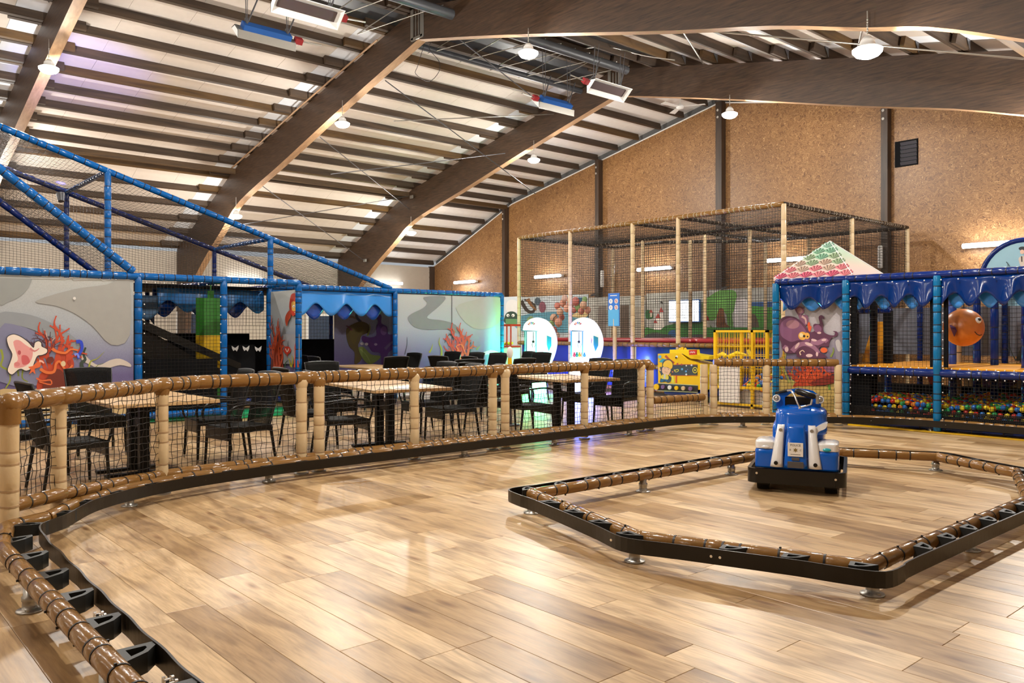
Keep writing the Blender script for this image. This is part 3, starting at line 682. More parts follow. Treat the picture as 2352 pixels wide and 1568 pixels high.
mb.build('wing_nut', 'chrome', t, 'stuff')

# island in the middle of the track
t = thing('track_island', 'free-standing island of brown padded tube with black bumper strip mid floor', 'barrier', (-3.3, 6, 0))
isl = [(-4.64, 4.27), (-4.56, 7.2), (-4.12, 8.15), (-3.33, 8.58), (-2.5, 8.15), (-2.03, 6.9), (-2.03, 4.28), (-3.22, 3.86)]
for i in range(8):
    a, b_ = isl[i], isl[(i+1) % 8]; rail(t, (*a, .14), (*b_, .14), .044, name='tube', seg=.16, n=14, tail=True)
for x, y in isl: mb = MB(); mb.ball((x, y, .14), .047, 12, 8); mb.build('tube_elbow', 'vinyl_brown', t)
cx_, cy_ = -3.3, 6.1
def outward(p, r=.15):
    d = V((p[0]-cx_, p[1]-cy_, 0)); return (p[0] + d.x/d.length*r, p[1] + d.y/d.length*r)
so = []
for i in range(8):
    a, b_, c_ = isl[i-1], isl[i], isl[(i+1) % 8]
    d0 = V((b_[0]-a[0], b_[1]-a[1], 0)).normalized(); d1 = V((c_[0]-b_[0], c_[1]-b_[1], 0)).normalized()
    n0 = V((d0.y, -d0.x, 0))*-1; n1 = V((d1.y, -d1.x, 0))*-1; r = .135
    bb = V((*b_, 0)); mm = (n0+n1).normalized(); q_ = min(1, (1-n0.dot(n1))*1.1); so += [bb - d0*.34 + n0*(r+.008), bb - d0*(.22-.14*q_) + n0*(r+.008+.025*q_), bb + mm*(r+.012+.045*q_), bb + d1*(.22-.14*q_) + n1*(r+.008+.025*q_), bb + d1*.34 + n1*(r+.008)]
so = [(p.x, p.y) for p in so]; sm_ = smooth(so, 5)
dI = [tuple(p[:2]) for p in resample(sm_ + [sm_[0]], .05)]; dI.append(dI[0])
dI = [(x, y) for x, y in dI]
ribbon(dI, .085, .172, .010).build('strip', 'strip_black', t)
for i in range(8):
    a, b_ = isl[i], isl[(i+1) % 8]
    def off2(p, d): return V((-d.y, d.x, 0))*.132
    spacers(t, [a, b_], off2, .095, .174, .34, .14)
for x, y in ((-4.62, 4.25), (-3.24, 3.83), (-2.0, 4.3), (-1.99, 5.63), (-4.6, 5.55), (-4.58, 6.86), (-3.36, 8.6), (-2.02, 7.2)): foot(t, x, y, .12)
for p, n_ in ((PZ(1411, 1240, .13), 1), (PZ(1637, 1270, .13), 1), (PZ(1657, 1272, .13), 1)):
    q = min(dI, key=lambda s_: (s_[0]-p.x)**2 + (s_[1]-p.y)**2); mb = MB(); mb.cyl((q[0], q[1], .13), (q[0]+.002, q[1]-.010, .13), .008, n=10); mb.build('screw', 'screw', t)

# ---------------- ride-on police kart ----------------
kp = V((-3.67, 6.46, 0)); ka = radians(26)      # the nose looks towards the viewer and a little to the right
t = thing('ride_on_kart', 'blue and white ride-on police kart with black bumper inside the island', 'kart', kp)
xk = V((cos(ka), sin(ka), 0)); yk = V((-sin(ka), cos(ka), 0))
def K(x, y, z): return kp + xk*x + yk*y + V((0, 0, z))
R3 = Matrix(((xk.x, yk.x, 0), (xk.y, yk.y, 0), (0, 0, 1)))
def kbox(x, y, z, sx, sy, sz, m_, name, bev=.015): mb = MB(); mb.rbox(K(x, y, z), (sx, sy, sz), bev=bev, M3=R3); return mb.build(name, m_, t)
# bumper loop
lp = []
for cx2, cy2, a0 in ((.32, .05, -90), (.32, .93, 0), (-.32, .93, 90), (-.32, .05, 180)):
    for q in range(13): an = radians(a0 + q*7.5); lp.append(K(cx2 + .07*cos(an), cy2 + .07*sin(an), 0))
lp.append(lp[0]); ribbon([(p.x, p.y) for p in lp], .08, .205, .03).build('bumper', 'plastic_black', t)
kbox(0, .5, .13, .70, .88, .05, 'plastic_black', 'chassis'); mb = MB()
for x, z in ((-.32, .165), (.32, .15)): mb.cyl(K(x, -.034, z), K(x, -.041, z), .010, n=10)
mb.build('bumper_screw', 'screw', t, 'stuff')
for x in (-.28, .28):
    for y in (.14, .86):
        mb = MB(); mb.cyl(K(x-.05, y, .075), K(x+.05, y, .075), .075, n=20); mb.cyl(K(x-.055, y, .075), K(x+.055, y, .075), .035, n=12); mb.build('wheel', 'plastic_black', t)
def kgrid(fn, nu, nv, m_, name, solid=0, lab=None):
    mb = MB(); mb.grid(lambda u, v: K(*fn(u, v)), nu, nv); return mb.build(name, m_, t, solid=solid, label=lab)
def klump(x0, x1, y0, y1, z0, z1, m_, name, e=.45, taper=1.0, tilt=0.0):
    """rounded moulded body: superellipse plan rings drawn in towards the top"""
    mb = MB(); vs = []; n = 28; rings = 12; cxx, cyy = (x0+x1)/2, (y0+y1)/2; hx, hy = (x1-x0)/2, (y1-y0)/2
    for k in range(rings+1):
        v = k/rings; z = z0 + (z1-z0)*v; s_ = (1 - max(0, (v-.72)/.28)**2.2*.45) * (1 + (taper-1)*v)
        for j in range(n):
            a_ = 2*pi*j/n; c_, q = cos(a_), sin(a_); vs.append(K(cxx + hx*s_*math.copysign(abs(c_)**e, c_), cyy + tilt*v + hy*s_*math.copysign(abs(q)**e, q), z))
    fs = [(k*n+j, k*n+(j+1) % n, k*n+n+(j+1) % n, k*n+n+j) for k in range(rings) for j in range(n)] + [tuple(range(n-1, -1, -1)), tuple(range(rings*n, rings*n+n))]
    mb.add(vs, fs, 0, True); return mb.build(name, m_, t)
klump(-.34, .34, .02, .95, .205, .33, 'blue_gloss', 'lower_body', .3)
for sd in (-1, 1):
    klump(sd*.255-.09, sd*.255+.09, .0, .34, .21, .40, 'blue_gloss', 'fender', .35)
    klump(sd*.255-.088, sd*.255+.088, .01, .34, .375, .452, 'white_gloss', 'fender_cap', .4)
    mb = MB(); c = K(sd*.25, .004, .39); mb.lathe([(.034, 0), (.03, .006), (0, .007)], c, 16, axis=-yk)
    for v_i, vv in enumerate(mb.v): p = V(vv); mb.v[v_i] = (p.x, p.y, c.z + (p.z-c.z)*.45)
    mb.build('lamp_lens', 'screen_teal' if 'screen_teal' in M else 'white_gloss', t) if sd < 0 else mb.build('lamp_lens', mat('teal_lens', (.02, .42, .5), .2), t, label='teal lens')
    # white stripe panels
    kgrid(lambda u, v, s_=sd: (s_*(.158 - .033*v) + (u-.5)*(.105 - .045*v), -.012 + .10*v*v - .02*sin(pi*u), .225 + .36*v), 6, 10, 'white_gloss', 'white_stripe', .02)
    mb = MB(); mb.cyl(K(sd*.16, -.030, .262), K(sd*.16, -.044, .262), .017, n=14); mb.build('push_plug', 'plastic_black', t)
    mb = MB(); mb.cyl(K(sd*.128, .07, .54), K(sd*.128, .038, .54), .015, n=12); mb.build('round_badge', 'steel', t)
klump(-.20, .20, .02, .5, .21, .60, 'blue_gloss', 'front_column', .5, .84, .05)
kgrid(lambda u, v: ((u-.5)*.19*(1 - .25*v), -.028 + .09*v*v - .012*sin(pi*u), .225 + .37*v), 8, 10, 'blue_gloss', 'centre_panel', .015)
klump(-.20, .245, .10, .62, .50, .735, 'blue_gloss', 'cowl', .6, .95, .06)
klump(.05, .22, .22, .7, .25, .62, 'blue_gloss', 'side_body', .4); klump(-.22, -.05, .22, .7, .25, .62, 'blue_gloss', 'side_body', .4)
# windshield with arched top and an opening
mb = MB(); out = [(-.19, .70), (-.19, .78), (-.165, .83), (-.12, .865), (0, .885), (.12, .865), (.165, .83), (.19, .78), (.19, .70)]; inn = [(-.115, .735), (-.115, .80), (-.06, .84), (0, .85), (.06, .84), (.115, .80), (.115, .735)]
mb.prism([K(x, .36, z) for x, z in out] + [K(x, .36, z) for x, z in [(.115, .70)] + inn[::-1] + [(-.115, .70)]], yk*.035); mb.build('windshield', 'blue_gloss', t)
kbox(0, .40, .755, .25, .06, .10, 'plastic_black', 'dashboard', .01)
for sd in (-1, 1):
    mb = MB(); c = K(sd*.185, .34, .79); mb.lathe([(0, -.05), (.022, -.045), (.033, -.01), (.034, .01), (.026, .014), (.024, .004), (0, .004)], c, 18, axis=-yk); mb.build('head_light', 'white_gloss', t)
    mb = MB(); mb.lathe([(.020, .008), (.019, .012), (0, .013)], c, 16, axis=-yk); mb.build('light_glass', 'steel', t)
kbox(.0, .78, .40, .30, .36, .12, 'plastic_black', 'seat', .04); kbox(0, .95, .50, .28, .06, .2, 'plastic_black', 'seat_back', .03)
mb = MB(); mb.tube([K(-.10, .34, .86), K(-.06, .32, .865), K(-.03, .28, .83), K(.0, .24, .76), K(.02, .23, .72)], .009, 8); mb.tube([K(.02, .23, .72), K(.07, .25, .735), K(.11, .27, .75), K(.12, .27, .80), K(.11, .28, .83)], .009, 8)
mb.lathe([(.02, 0), (.02, .02), (.012, .03), (.012, .05)], K(.02, .23, .69), 12); mb.build('handlebar', 'chrome', t)
mb = MB(); mb.cyl(K(-.20, .36, .835), K(-.095, .34, .862), .012, n=12); mb.build('grip', 'plastic_black', t)
mb = MB(); mb.tube([K(-.02, .30, .865), K(.0, .29, .862), K(.13, .25, .825), K(.15, .245, .82)], [.018, .028, .028, .018], 14); mb.build('padded_grip', 'plastic_black', t)
mb = MB(); mb.cyl(K(.165, .24, .76), K(.165, .24, .83), .014, n=12); mb.cyl(K(.165, .24, .83), K(.165, .24, .845), .018, n=12); mb.build('throttle_knob', 'steel', t)
# number plate
def KP(x, z, y=-.037): return K(x, y + .075*max(0, (z-.3))**1.2, z)
mb = MB(); mb.rbox(K(0, -.040, .385), (.125, .004, .118), bev=.002, M3=R3); pl_ = mb.build('plate', mat('plate_white', (.8, .76, .70), .35), t)
mat('ink', (.03, .02, .02), .5)
text_mesh('POLICE', .026, 'ink', pl_, K(0, -.0425, .422), xk, (0, 0, 1), .0004)
text_mesh('B', .022, 'ink', pl_, K(-.042, -.0425, .382), xk, (0, 0, 1), .0004); text_mesh('C', .022, 'ink', pl_, K(.042, -.0425, .382), xk, (0, 0, 1), .0004)
mb = MB(); st = [(.022 if i % 2 == 0 else .010) for i in range(12)]; mb.prism([K(st[i]*sin(pi*i/6), -.0425, .382 + st[i]*cos(pi*i/6)) for i in range(12)], -yk*.0008); mb.build('star', mat('star_gold', (.22, .15, .04), .5), pl_)
mb = MB()
for q in range(9): mb.box(K(-.036 + q*.009, -.0425, .344), (.006, .0008, .005), M3=R3)
mb.build('fine_print', 'ink', pl_, 'stuff')
kbox(.0, -.042, .305, .062, .004, .026, 'steel_dark', 'badge', .002)
kbox(.0, -.042, .255, .13, .004, .055, 'steel_dark', 'type_plate', .003)
mb = MB(); mb.prism([K(x-.03, .105, z) for x, z in smooth([(.28, .604), (.265, .56), (.21, .53), (.197, .49), (.197, .454), (.145, .46), (.152, .53), (.19, .57), (.235, .596)], 3)], yk*.14); mb.build('curved_decal', 'white_gloss', t)
# ---------------- left climbing frame (blue) ----------------
t = thing('climbing_frame', 'blue padded climbing frame with undersea banners and sloping net roof, left side', 'play structure', (-13.5, 5, 0))
XA, XB, XC = -12.9, -14.05, -16.7; ZT = 2.22; BL = 'vinyl_blue'; YS = [-.05, 1.25, 2.55, 3.85, 5.15, 6.45]
def beam(a, b_, r=.055, m_=BL, name='beam', seg=.14): return rail(t, a, b_, r, m_, name, seg=seg, n=10)
def bpost(x, y, z1, z0=.03, m_=BL, r=.055): return post(t, x, y, z1, r, m_, z0, 10, foot=False, seg=.16)
for a, b_ in ((YS[0], YS[1]), (YS[1], YS[2]), (YS[2], YS[3]), (YS[3], YS[4]), (YS[4], YS[5])): beam((XA, a, ZT), (XA, b_, ZT))
beam((XA, YS[0], .12), (XA, YS[3], .12)); beam((XA, YS[5], ZT), (XB, YS[5], ZT)); beam((XA, YS[3], .12), (XA, YS[4], .12)); 
for y in (YS[0], 3.85, 5.15, 6.45): bpost(XA, y, ZT)
for a, b_ in ((6.45, 9.15), (9.15, 12.0)): beam((XB, a, ZT), (XB, b_, ZT), .05)
for y in (6.45, 9.15, 12.0): bpost(XB, y, ZT, r=.05)
for y in YS + [9.15, 12.0]:
    if y > 0: bpost(XC, y, 2.2, r=.045, m_='vinyl_navy')
    beam((XB if y > 6.4 else XA, y, ZT-.02), (XC, y, ZT-.02), .04, 'vinyl_navy')
beam((XC, -.05, ZT), (XC, 12, ZT), .045); beam((XC, -.05, 1.1), (XC, 12, 1.1), .04, 'vinyl_navy')
bpost(-15.2, 7.6, ZT, r=.05); 
# sloping walkway on top: two inclined tubes, posts, cross pieces, roof net
def zs(y): return 3.95 - .318*(y - 3.73)
for X in (XB, XC):
    mm = BL if X == XB else 'vinyl_navy'
    beam((X, 1.0, zs(1.0)), (X, 3.73, zs(3.73)), .052, mm); beam((X, 3.73, zs(3.73)), (X, 6.47, zs(6.47)), .052, mm); beam((X, 6.47, zs(6.47)), (X, 9.05, zs(9.05)), .05, mm)
    for y in (3.73, 6.47): bpost(X, y, zs(y)+.03, ZT, mm, .052 if X == XB else .045)
for y in (1.0, 3.73, 6.47): beam((XB, y, zs(y)), (XC, y, zs(y)), .042, BL)
mb = MB(); 
for a, b_ in ((1.0, 3.73), (3.73, 6.47), (6.47, 9.0)):
    net(mb, (XB, a, zs(a)-.03), (XB, b_, zs(b_)-.03), (XC, b_, zs(b_)-.03), (XC, a, zs(a)-.03), .06, .0028, .006, sag=(0, 0, -.10))
    net(mb, (XC, a, ZT), (XC, b_, ZT), (XC, b_, zs(b_)-.03), (XC, a, zs(a)-.03), .06, .0028, .004, seg=4)
mb.build('roof_net', 'net_black', t, 'stuff')
def z2(y): return 2.27 + .765*(3.8 - y)
beam((XA, 3.78, z2(3.78)), (XA, .9, z2(.9)), .062, seg=.13); beam((XB, 3.72, z2(3.9)), (XB, .9, z2(1.1)), .05, 'vinyl_navy')
mb = MB(); net(mb, (XA, .9, z2(.9)), (XA, 3.78, z2(3.78)), (XB, 3.72, z2(3.85)), (XB, .9, z2(1.05)), .06, .0028, .005, sag=(0, 0, -.05))
net(mb, (XC, .3, 1.2), (XC, 9.1, 1.2), (XC, 9.1, 2.2), (XC, .3, 2.2), .075, .0035, .004, seg=4)
net(mb, (XC+.02, .3, 2.2), (XC+.02, 1.0, 2.2), (XC+.02, 1.0, 4.6), (XC+.02, .3, 4.6), .06, .003, .003, seg=4)
mb.build('netting', 'net_black', t, 'stuff')
# banners
def P_A(x, y): return PX(x, y, XA+.012)
mb = MB(); mb.box((XA, 1.5, 1.18), (.012, 4.5, 2.0)); 
mb = MB(); mb.box((XA, 1.52, 1.17), (.012, 4.52, 1.98)); bn = mb.build('banner', 'sea_banner', t)
F1 = (0, 600, 4.704)
def R_(*a): return [(a[i], a[i+1]) for i in range(0, len(a), 2)]
sh = [('8f9391', R_(0,150,320,170,320,260,260,340,180,400,80,440,0,460), True),
 ('9c9c98', R_(380,430,800,300,1150,250,1300,180,1400,200,1400,800,1200,900,1000,700,800,560,600,480), True),
 ('8c9298', R_(0,555,200,555,400,600,620,700,800,820,950,980,900,1010,700,900,500,800,300,720,150,690,0,710), True),
 ('7d7f9c', R_(0,720,200,695,420,780,650,930,800,1060,600,1300,0,1300), True),
 ('c9bfb4', R_(900,1000,1000,1090,1080,1120,1180,1070,1290,1050,1400,1100,1410,1140,1300,1120,1180,1150,1100,1170,960,1110,880,1060), True),
 ('c7ad7c', R_(0,1385,40,1375,200,1380,1420,1350,1420,1900,0,1900), False),
 ('8f9a3a', stroke([(10,950),(30,1040),(10,1130),(90,1180),(110,1280),(60,1370)], 26, 14), False),
 ('6f7a2e', stroke([(190,1160),(200,1240)], 24, 18), False), ('7d8a34', stroke([(250,1160),(240,1260),(300,1300)], 20, 10), False),
 ('9aa03a', stroke([(960,1150),(980,1080),(1050,1050),(1130,970)], 22, 2), False), ('7d8a4a', stroke([(1020,1160),(1060,1120),(1120,1100)], 12, 2), False),
 ('38453c', stroke([(890,1160),(880,1100),(920,1060),(900,1000),(925,930)], 44, 20), False),
 ('4a2f33', stroke([(500,900),(450,850),(400,830),(340,840)], 14, 6), False), ('4a2f33', stroke([(560,900),(540,840),(545,760)], 14, 6), False),
 ('d9a79a', stroke([(590,920),(520,850),(500,790),(480,740)], 16, 6), False), ('d9a79a', stroke([(560,860),(600,820)], 14, 6), False),
 ('b8452a', R_(400,1400,430,1220,500,1180,560,1120,620,1000,700,980,760,1010,800,1100,790,1180,830,1260,820,1400,560,1480), True)] + coral(600, 1240, 620, 330, 'c2482c', 3) + coral(480, 1000, 260, 200, '5a3038', 8, .05) + [
 ('6e2c1c', R_(470,1420,480,1290,560,1200,620,1160,680,1200,700,1290,690,1400), True),
 ('6e2c1c', R_(510,1040,560,1030,580,1070,540,1100,500,1080), True),
 ('e0733a', stroke([(430,1160),(500,1200),(580,1190),(600,1110),(640,1080),(680,1140),(720,1180),(780,1120)], 34, 18), False),
 ('e0733a', stroke([(560,940),(600,970),(700,990),(760,950),(840,960)], 34, 16), False),
 ('d9683a', stroke([(390,1260),(450,1290),(540,1280),(545,1330),(420,1300)], 18, 14), False),
 ('d8c29a', ell(680,1105,26,30), True),
 ('a33a28', ell(745,1090,16,24), True),
 ('2f3038', R_(66,830,106,790,162,784,235,815,308,868,362,925,372,872,412,855,446,876,452,915,508,942,508,990,452,1018,406,1028,378,1086,346,1158,282,1188,230,1168,192,1178,130,1230,84,1204,74,1160,104,1080,124,1000,84,920), True),
 ('efe0d2', R_(72,832,110,797,160,791,230,822,300,874,358,935,374,882,412,863,440,882,446,920,500,947,500,985,450,1010,400,1020,370,1080,340,1150,280,1180,230,1160,190,1170,130,1220,90,1198,82,1160,112,1080,130,1000,92,920), True),
 ('e39a98', R_(140,870,200,850,270,900,340,950,350,1010,320,1090,250,1140,160,1150,150,1110,190,1060,170,980), True),
 ('cd5f62', R_(230,1020,290,1020,320,1080,290,1110,240,1110), True), ('b8505a', ell(205,985,18,24), True), ('d47f80', ell(180,1110,32,24), True), ('d47f80', stroke([(320,940),(370,970),(420,940)], 26, 8), False),
 ('e0693a', R_(300,1140,350,1130,400,1080,430,1070,440,1110,430,1140,370,1160,380,1220,350,1190,310,1220,330,1170), False),
 ('f0b8a8', stroke([(420,1075),(450,1080),(470,1100)], 26, 14), False),
 ('2a44c8', stroke([(820,870),(870,870),(880,950),(840,1020),(850,1050)], 40, 24), False), ('7d8fe8', stroke([(800,1010),(830,1000),(850,1040)], 30, 16), False),  # reflected blue lamp light on the banner, painted in as strokes
 ('d8d4d0', ell(800,400,16), True)]
art(bn, P_A, (1, 0, 0), [(c, p, s_) for c, p, s_ in sh], F1)
mb = MB(); mb.box((XA-.01, 2.0, ZT-.17), (.004, .006, .006)); 
# thin curly cord along the banner top
mb = MB(); mb.tube([P_A(0, 637), P_A(150, 641), P_A(166, 637), P_A(168, 643), P_A(230, 642)], .004, 5); mb.tube([P_A(228, 638), P_A(236, 645), P_A(252, 641), P_A(250, 637)], .004, 5); mb.build('cord', 'white_paint', t)
# fish banner across the step
def P_F(x, y): return PY(x, y, 6.43)
mb = MB(); mb.box(((XA+XB)/2-.01, 6.46, 1.13), (1.03, .012, 1.96)); bn = mb.build('banner', 'sea_banner', t)
F2 = (300, 620, 5.107)
art(bn, P_F, (0, -1, 0), [('9d9da6', R_(1790,750,1985,750,1985,1100,1790,1100), False),
 ('c8402a', R_(1880,300,1920,270,1945,300,1950,380,1965,430,1960,500,1930,525,1900,540,1880,500,1862,430), True), ('c04a2c', R_(1868,470,1882,540,1850,600,1835,660,1815,600,1822,530), True), ('d9562c', R_(1940,500,1970,560,1935,545), False),
 ('e8b25a', R_(1890,380,1930,370,1945,440,1930,480,1895,470), True), ('f2ece0', ell(1915,425,13,16), True), ('20140f', ell(1918,430,5,7), True), ('f4e2b8', stroke([(1925,500),(1950,485)], 12, 4), False),
 ('8e3a22', R_(1655,1200,1660,1000,1700,900,1740,900,1775,1000,1790,1200), True)] + coral(1715, 1150, 560, 120, 'c24a2a', 6, .05) + [ ('c8502e', stroke([(1700,1150),(1690,1000),(1720,860),(1745,600)], 22, 8), False), ('c8502e', stroke([(1760,1100),(1745,950),(1775,780)], 18, 8), False),
 ('36424a', stroke([(1690,780),(1670,700),(1690,640)], 10, 3), False), ('36424a', stroke([(1660,640),(1680,600)], 8, 3), False),
 ('c23a2c', ell(1850,940,42,46), True), ('f0e6dc', stroke([(1830,920),(1850,960),(1868,920)], 10, 8), False), ('c23a2c', R_(1840,980,1860,980,1850,1020), False), ('2c2624', stroke([(1862,900),(1858,860),(1865,825)], 5, 3), False),
 ('cf5238', stroke([(1940,1140),(1950,1000),(1945,900),(1960,830)], 30, 12), False), ('cf5238', stroke([(1975,1140),(1970,1060)], 26, 16), False),
 ('b8b03a', stroke([(1890,1130),(1880,1060),(1860,1030)], 16, 4), False), ('b8b03a', stroke([(1900,1140),(1915,1050),(1900,1000)], 16, 4), False), ('3c5a34', stroke([(1820,1150),(1830,1090),(1860,1060)], 14, 6), False),
 ('2f4a2c', R_(1650,1220,1800,1200,1840,1560,1660,1560), False), ('9aa45a', stroke([(1700,1260),(1690,1400),(1740,1540)], 26, 20), False), ('c8c49a', ell(1730,1300,26,40), True), ('9aa45a', stroke([(1770,1300),(1780,1420),(1760,1540)], 20, 16), False)], F2)
# grey coral banner at the far end
def P_B(x, y): return PX(x, y, XB+.010)
mb = MB(); mb.box((XB, 10.58, 1.15), (.012, 2.75, 2.02)); bn = mb.build('banner', 'sea_banner', t)
F3 = (700, 640, 4.9)
art(bn, P_B, (1, 0, 0), [('7f8081', R_(1340,205,1580,200,1520,300,1390,410,1400,450,1560,470,1700,520,1740,620,1600,570,1380,575,1230,540,1160,450,1200,395,1330,330,1375,270), True),
 ('a9aaa0', R_(1700,330,1900,240,2180,200,2180,500,1900,560), True), ('c6c2bd', R_(1900,870,1980,840,2090,800,2190,830,2190,870,2060,850,1960,880,1930,880), True),
 ('93a03e', stroke([(1530,930),(1540,800),(1510,720),(1520,660)], 26, 4), False), ('9aa03a', stroke([(1400,830),(1425,790),(1440,730)], 22, 3), False), ('4a4d5a', stroke([(1125,850),(1150,740),(1150,655)], 10, 3), False), ('39463e', stroke([(1840,880),(1860,800),(1850,760),(1868,715)], 26, 10), False), ('93a03e', stroke([(1930,800),(1975,750)], 14, 3), False),
 ('33262c', stroke([(1680,700),(1640,620),(1600,660),(1575,720)], 10, 6), False), ('33262c', stroke([(1670,660),(1690,590)], 9, 4), False), ('33262c', stroke([(1640,640),(1620,610)], 9, 4), False),
 ] + coral(1735, 930, 430, 190, 'c0402c', 5) + [
 ('e26a42', stroke([(1690,880),(1720,800),(1700,760),(1760,740),(1790,820)], 22, 12), False)], F3)
mb = MB(); mb.box(PX(1038, 760, XB+.015), (.004, .012, 1.95)); mb.build('banner_seam', 'ink', bn)
# inner octopus banner behind the blue valance
XI = -15.2
mb = MB(); mb.box((XI, 9.45, 1.15), (.012, 2.1, 2.0)); bn = mb.build('banner', 'sea_banner_dim', t)
def P_I(x, y): return PX(x, y, XI+.010)
art(bn, P_I, (1, 0, 0), [('7a6a68', stroke([(380,330),(420,410),(540,430),(640,480)], 34, 20), False), ('39415c', stroke([(700,320),(620,350),(580,420),(640,500)], 34, 26), False),
 ('584c2c', R_(470,560,560,500,640,480,720,520,712,600,640,640,620,700,600,760,640,900,560,960,560,830,500,760,470,660), True), ('5e5228', R_(500,600,560,560,640,540,660,600,600,640,560,740,520,700), True), ('5a1f3c', stroke([(530,580),(490,540),(460,530)], 18, 4), False),
 ('5a3478', R_(800,430,830,392,862,420,860,500,925,540,935,620,1000,640,1010,780,940,830,900,960,860,960,850,840,760,820,715,760,640,690,652,640,720,660,800,640,800,560,822,480), True),
 ('7d5496', ell(885,585,36,50), True), ('6f5a86', stroke([(900,790),(960,730),(1000,700)], 34, 16), False), ('a590b8', ell(795,738,18,14), True),
 ('76864a', R_(600,780,660,770,740,850,850,870,800,930,720,960,650,900), True), ('8a9a5a', stroke([(620,790),(690,860),(730,940)], 16, 8), False), ('b8b0b4', ell(640,730,22,16), True), ('b8b0b4', ell(690,735,20,16), True), ('7d8a3c', stroke([(700,640),(730,560),(720,500)], 18, 3), False)], F3)
# valances: a light outer one and a dark one deeper inside
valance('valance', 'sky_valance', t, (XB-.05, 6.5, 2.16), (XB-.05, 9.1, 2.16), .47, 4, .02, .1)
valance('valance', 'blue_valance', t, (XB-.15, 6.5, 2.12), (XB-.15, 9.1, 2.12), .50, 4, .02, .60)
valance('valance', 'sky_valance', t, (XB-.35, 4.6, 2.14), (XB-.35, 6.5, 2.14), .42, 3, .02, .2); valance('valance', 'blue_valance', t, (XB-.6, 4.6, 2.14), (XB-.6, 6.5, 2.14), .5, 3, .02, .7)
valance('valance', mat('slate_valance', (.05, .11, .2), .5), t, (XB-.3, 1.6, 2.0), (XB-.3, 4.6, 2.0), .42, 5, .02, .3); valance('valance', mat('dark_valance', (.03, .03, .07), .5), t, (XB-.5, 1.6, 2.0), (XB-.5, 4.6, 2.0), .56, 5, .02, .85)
# dark interior: roof mesh, back panels, slide, black skirt panels
def slab(c, s_, m_, name, rz=0): mb = MB(); mb.rbox(c, s_, rz, .01); return mb.build(name, m_, t)
slab((-15.3, 3.2, 2.17), (2.7, 6.4, .02), 'black_mesh', 'roof_mesh'); slab((-15.4, 9.0, 2.17), (2.5, 5.0, .02), 'black_mesh', 'roof_mesh')
slab((-16.6, 4.6, .62), (.06, 9.2, 1.2), 'black_mesh', 'panel'); slab((-16.2, 6.2, .7), (.04, 1.6, 1.3), 'black_mesh', 'panel'); slab((-15.3, 7.25, 1.1), (1.2, .05, 2.1), 'black_mesh', 'panel')
slab((-14.9, 5.9, .58), (.05, 1.3, 1.12), 'black_mesh', 'skirt')
mb = MB(); mb.prism([(-13.4, 3.6, 1.75), (-13.4, 3.6, 1.2), (-13.4, 6.1, .12), (-13.4, 6.1, .42), (-13.4, 4.9, .95)], (-.9, 0, 0)); mb.prism([(-13.3, 3.3, 1.9), (-13.3, 3.3, 1.75), (-13.3, 5.6, .75), (-13.3, 5.6, .86)], (-.06, 0, 0)); mb.build('slide', 'plastic_black', t)
slab((-13.3, 4.55, .5), (.04, 1.3, .9), 'black_mesh', 'skirt')
slab((-12.95, 5.8, .05), (.6, 1.24, .09), 'mat_green', 'entry_mat'); rail(t, (-13.3, 5.2, .22), (-13.3, 6.4, .22), .05, 'vinyl_navy', 'step_bar')
slab((-13.4, 4.5, .03), (.9, 1.2, .05), 'mat_green', 'floor_mat')
mb = MB(); net(mb, (XA-.02, 3.9, .2), (XA-.02, 5.1, .2), (XA-.02, 5.1, 2.15), (XA-.02, 3.9, 2.15), .055, .0026, .003, seg=4); net(mb, (XB, 5.2, 1.5), (XB, 6.4, 1.5), (XB, 6.4, 2.15), (XB, 5.2, 2.15), .055, .0026, .003, seg=4); mb.build('front_net', 'net_black', t, 'stuff')
mb = MB()
for y in [3.95 + .13*i for i in range(9)]: mb.ball((XA+.05, y, 2.13), .011, 6, 4)
for z in [.35 + .145*i for i in range(12)]: mb.ball((XA+.05, 3.92, z), .011, 6, 4); mb.ball((XA+.05, 5.08, z), .011, 6, 4)
mb.build('net_button', 'white_paint', t, 'stuff')
# white butterfly and flower prints on the dark skirt
for px_, py_ in ((540, 800), (565, 800), (593, 801)):
    mb = MB(); P_S = lambda x, y: PX(x, y, -14.86)
    mb.flat([P_S(px_-8, py_-6), P_S(px_, py_-1), P_S(px_+8, py_-7), P_S(px_+7, py_+1), P_S(px_+4, py_+7), P_S(px_, py_+3), P_S(px_-4, py_+6), P_S(px_-7, py_)]); mb.build('butterfly_print', 'white_paint', t)
# punch bag
g = thing('punch_bag', 'green and yellow padded bag hanging inside the blue climbing frame', 'punch bag', (-13.65, 5.0, .6))
c0 = PX(484, 900, -13.65); n = 8
def bagp(z0, z1, m_, nm, r=.25): mb = MB(); mb.cyl((c0.x, c0.y, z0), (c0.x, c0.y, z1), r, n=8, sm=False); return mb.build(nm, m_, g)
bagp(1.33, 1.95, 'green_bag', 'upper_section'); bagp(.66, 1.33, 'yellow_bag', 'middle_section'); bagp(.15, .66, 'green_bag', 'lower_section')
mb = MB(); mb.box((c0.x, c0.y, 2.0), (.03, .10, .16)); mb.cyl((c0.x, c0.y, 2.05), (c0.x, c0.y, 2.17), .01); mb.build('strap', 'green_bag', g)

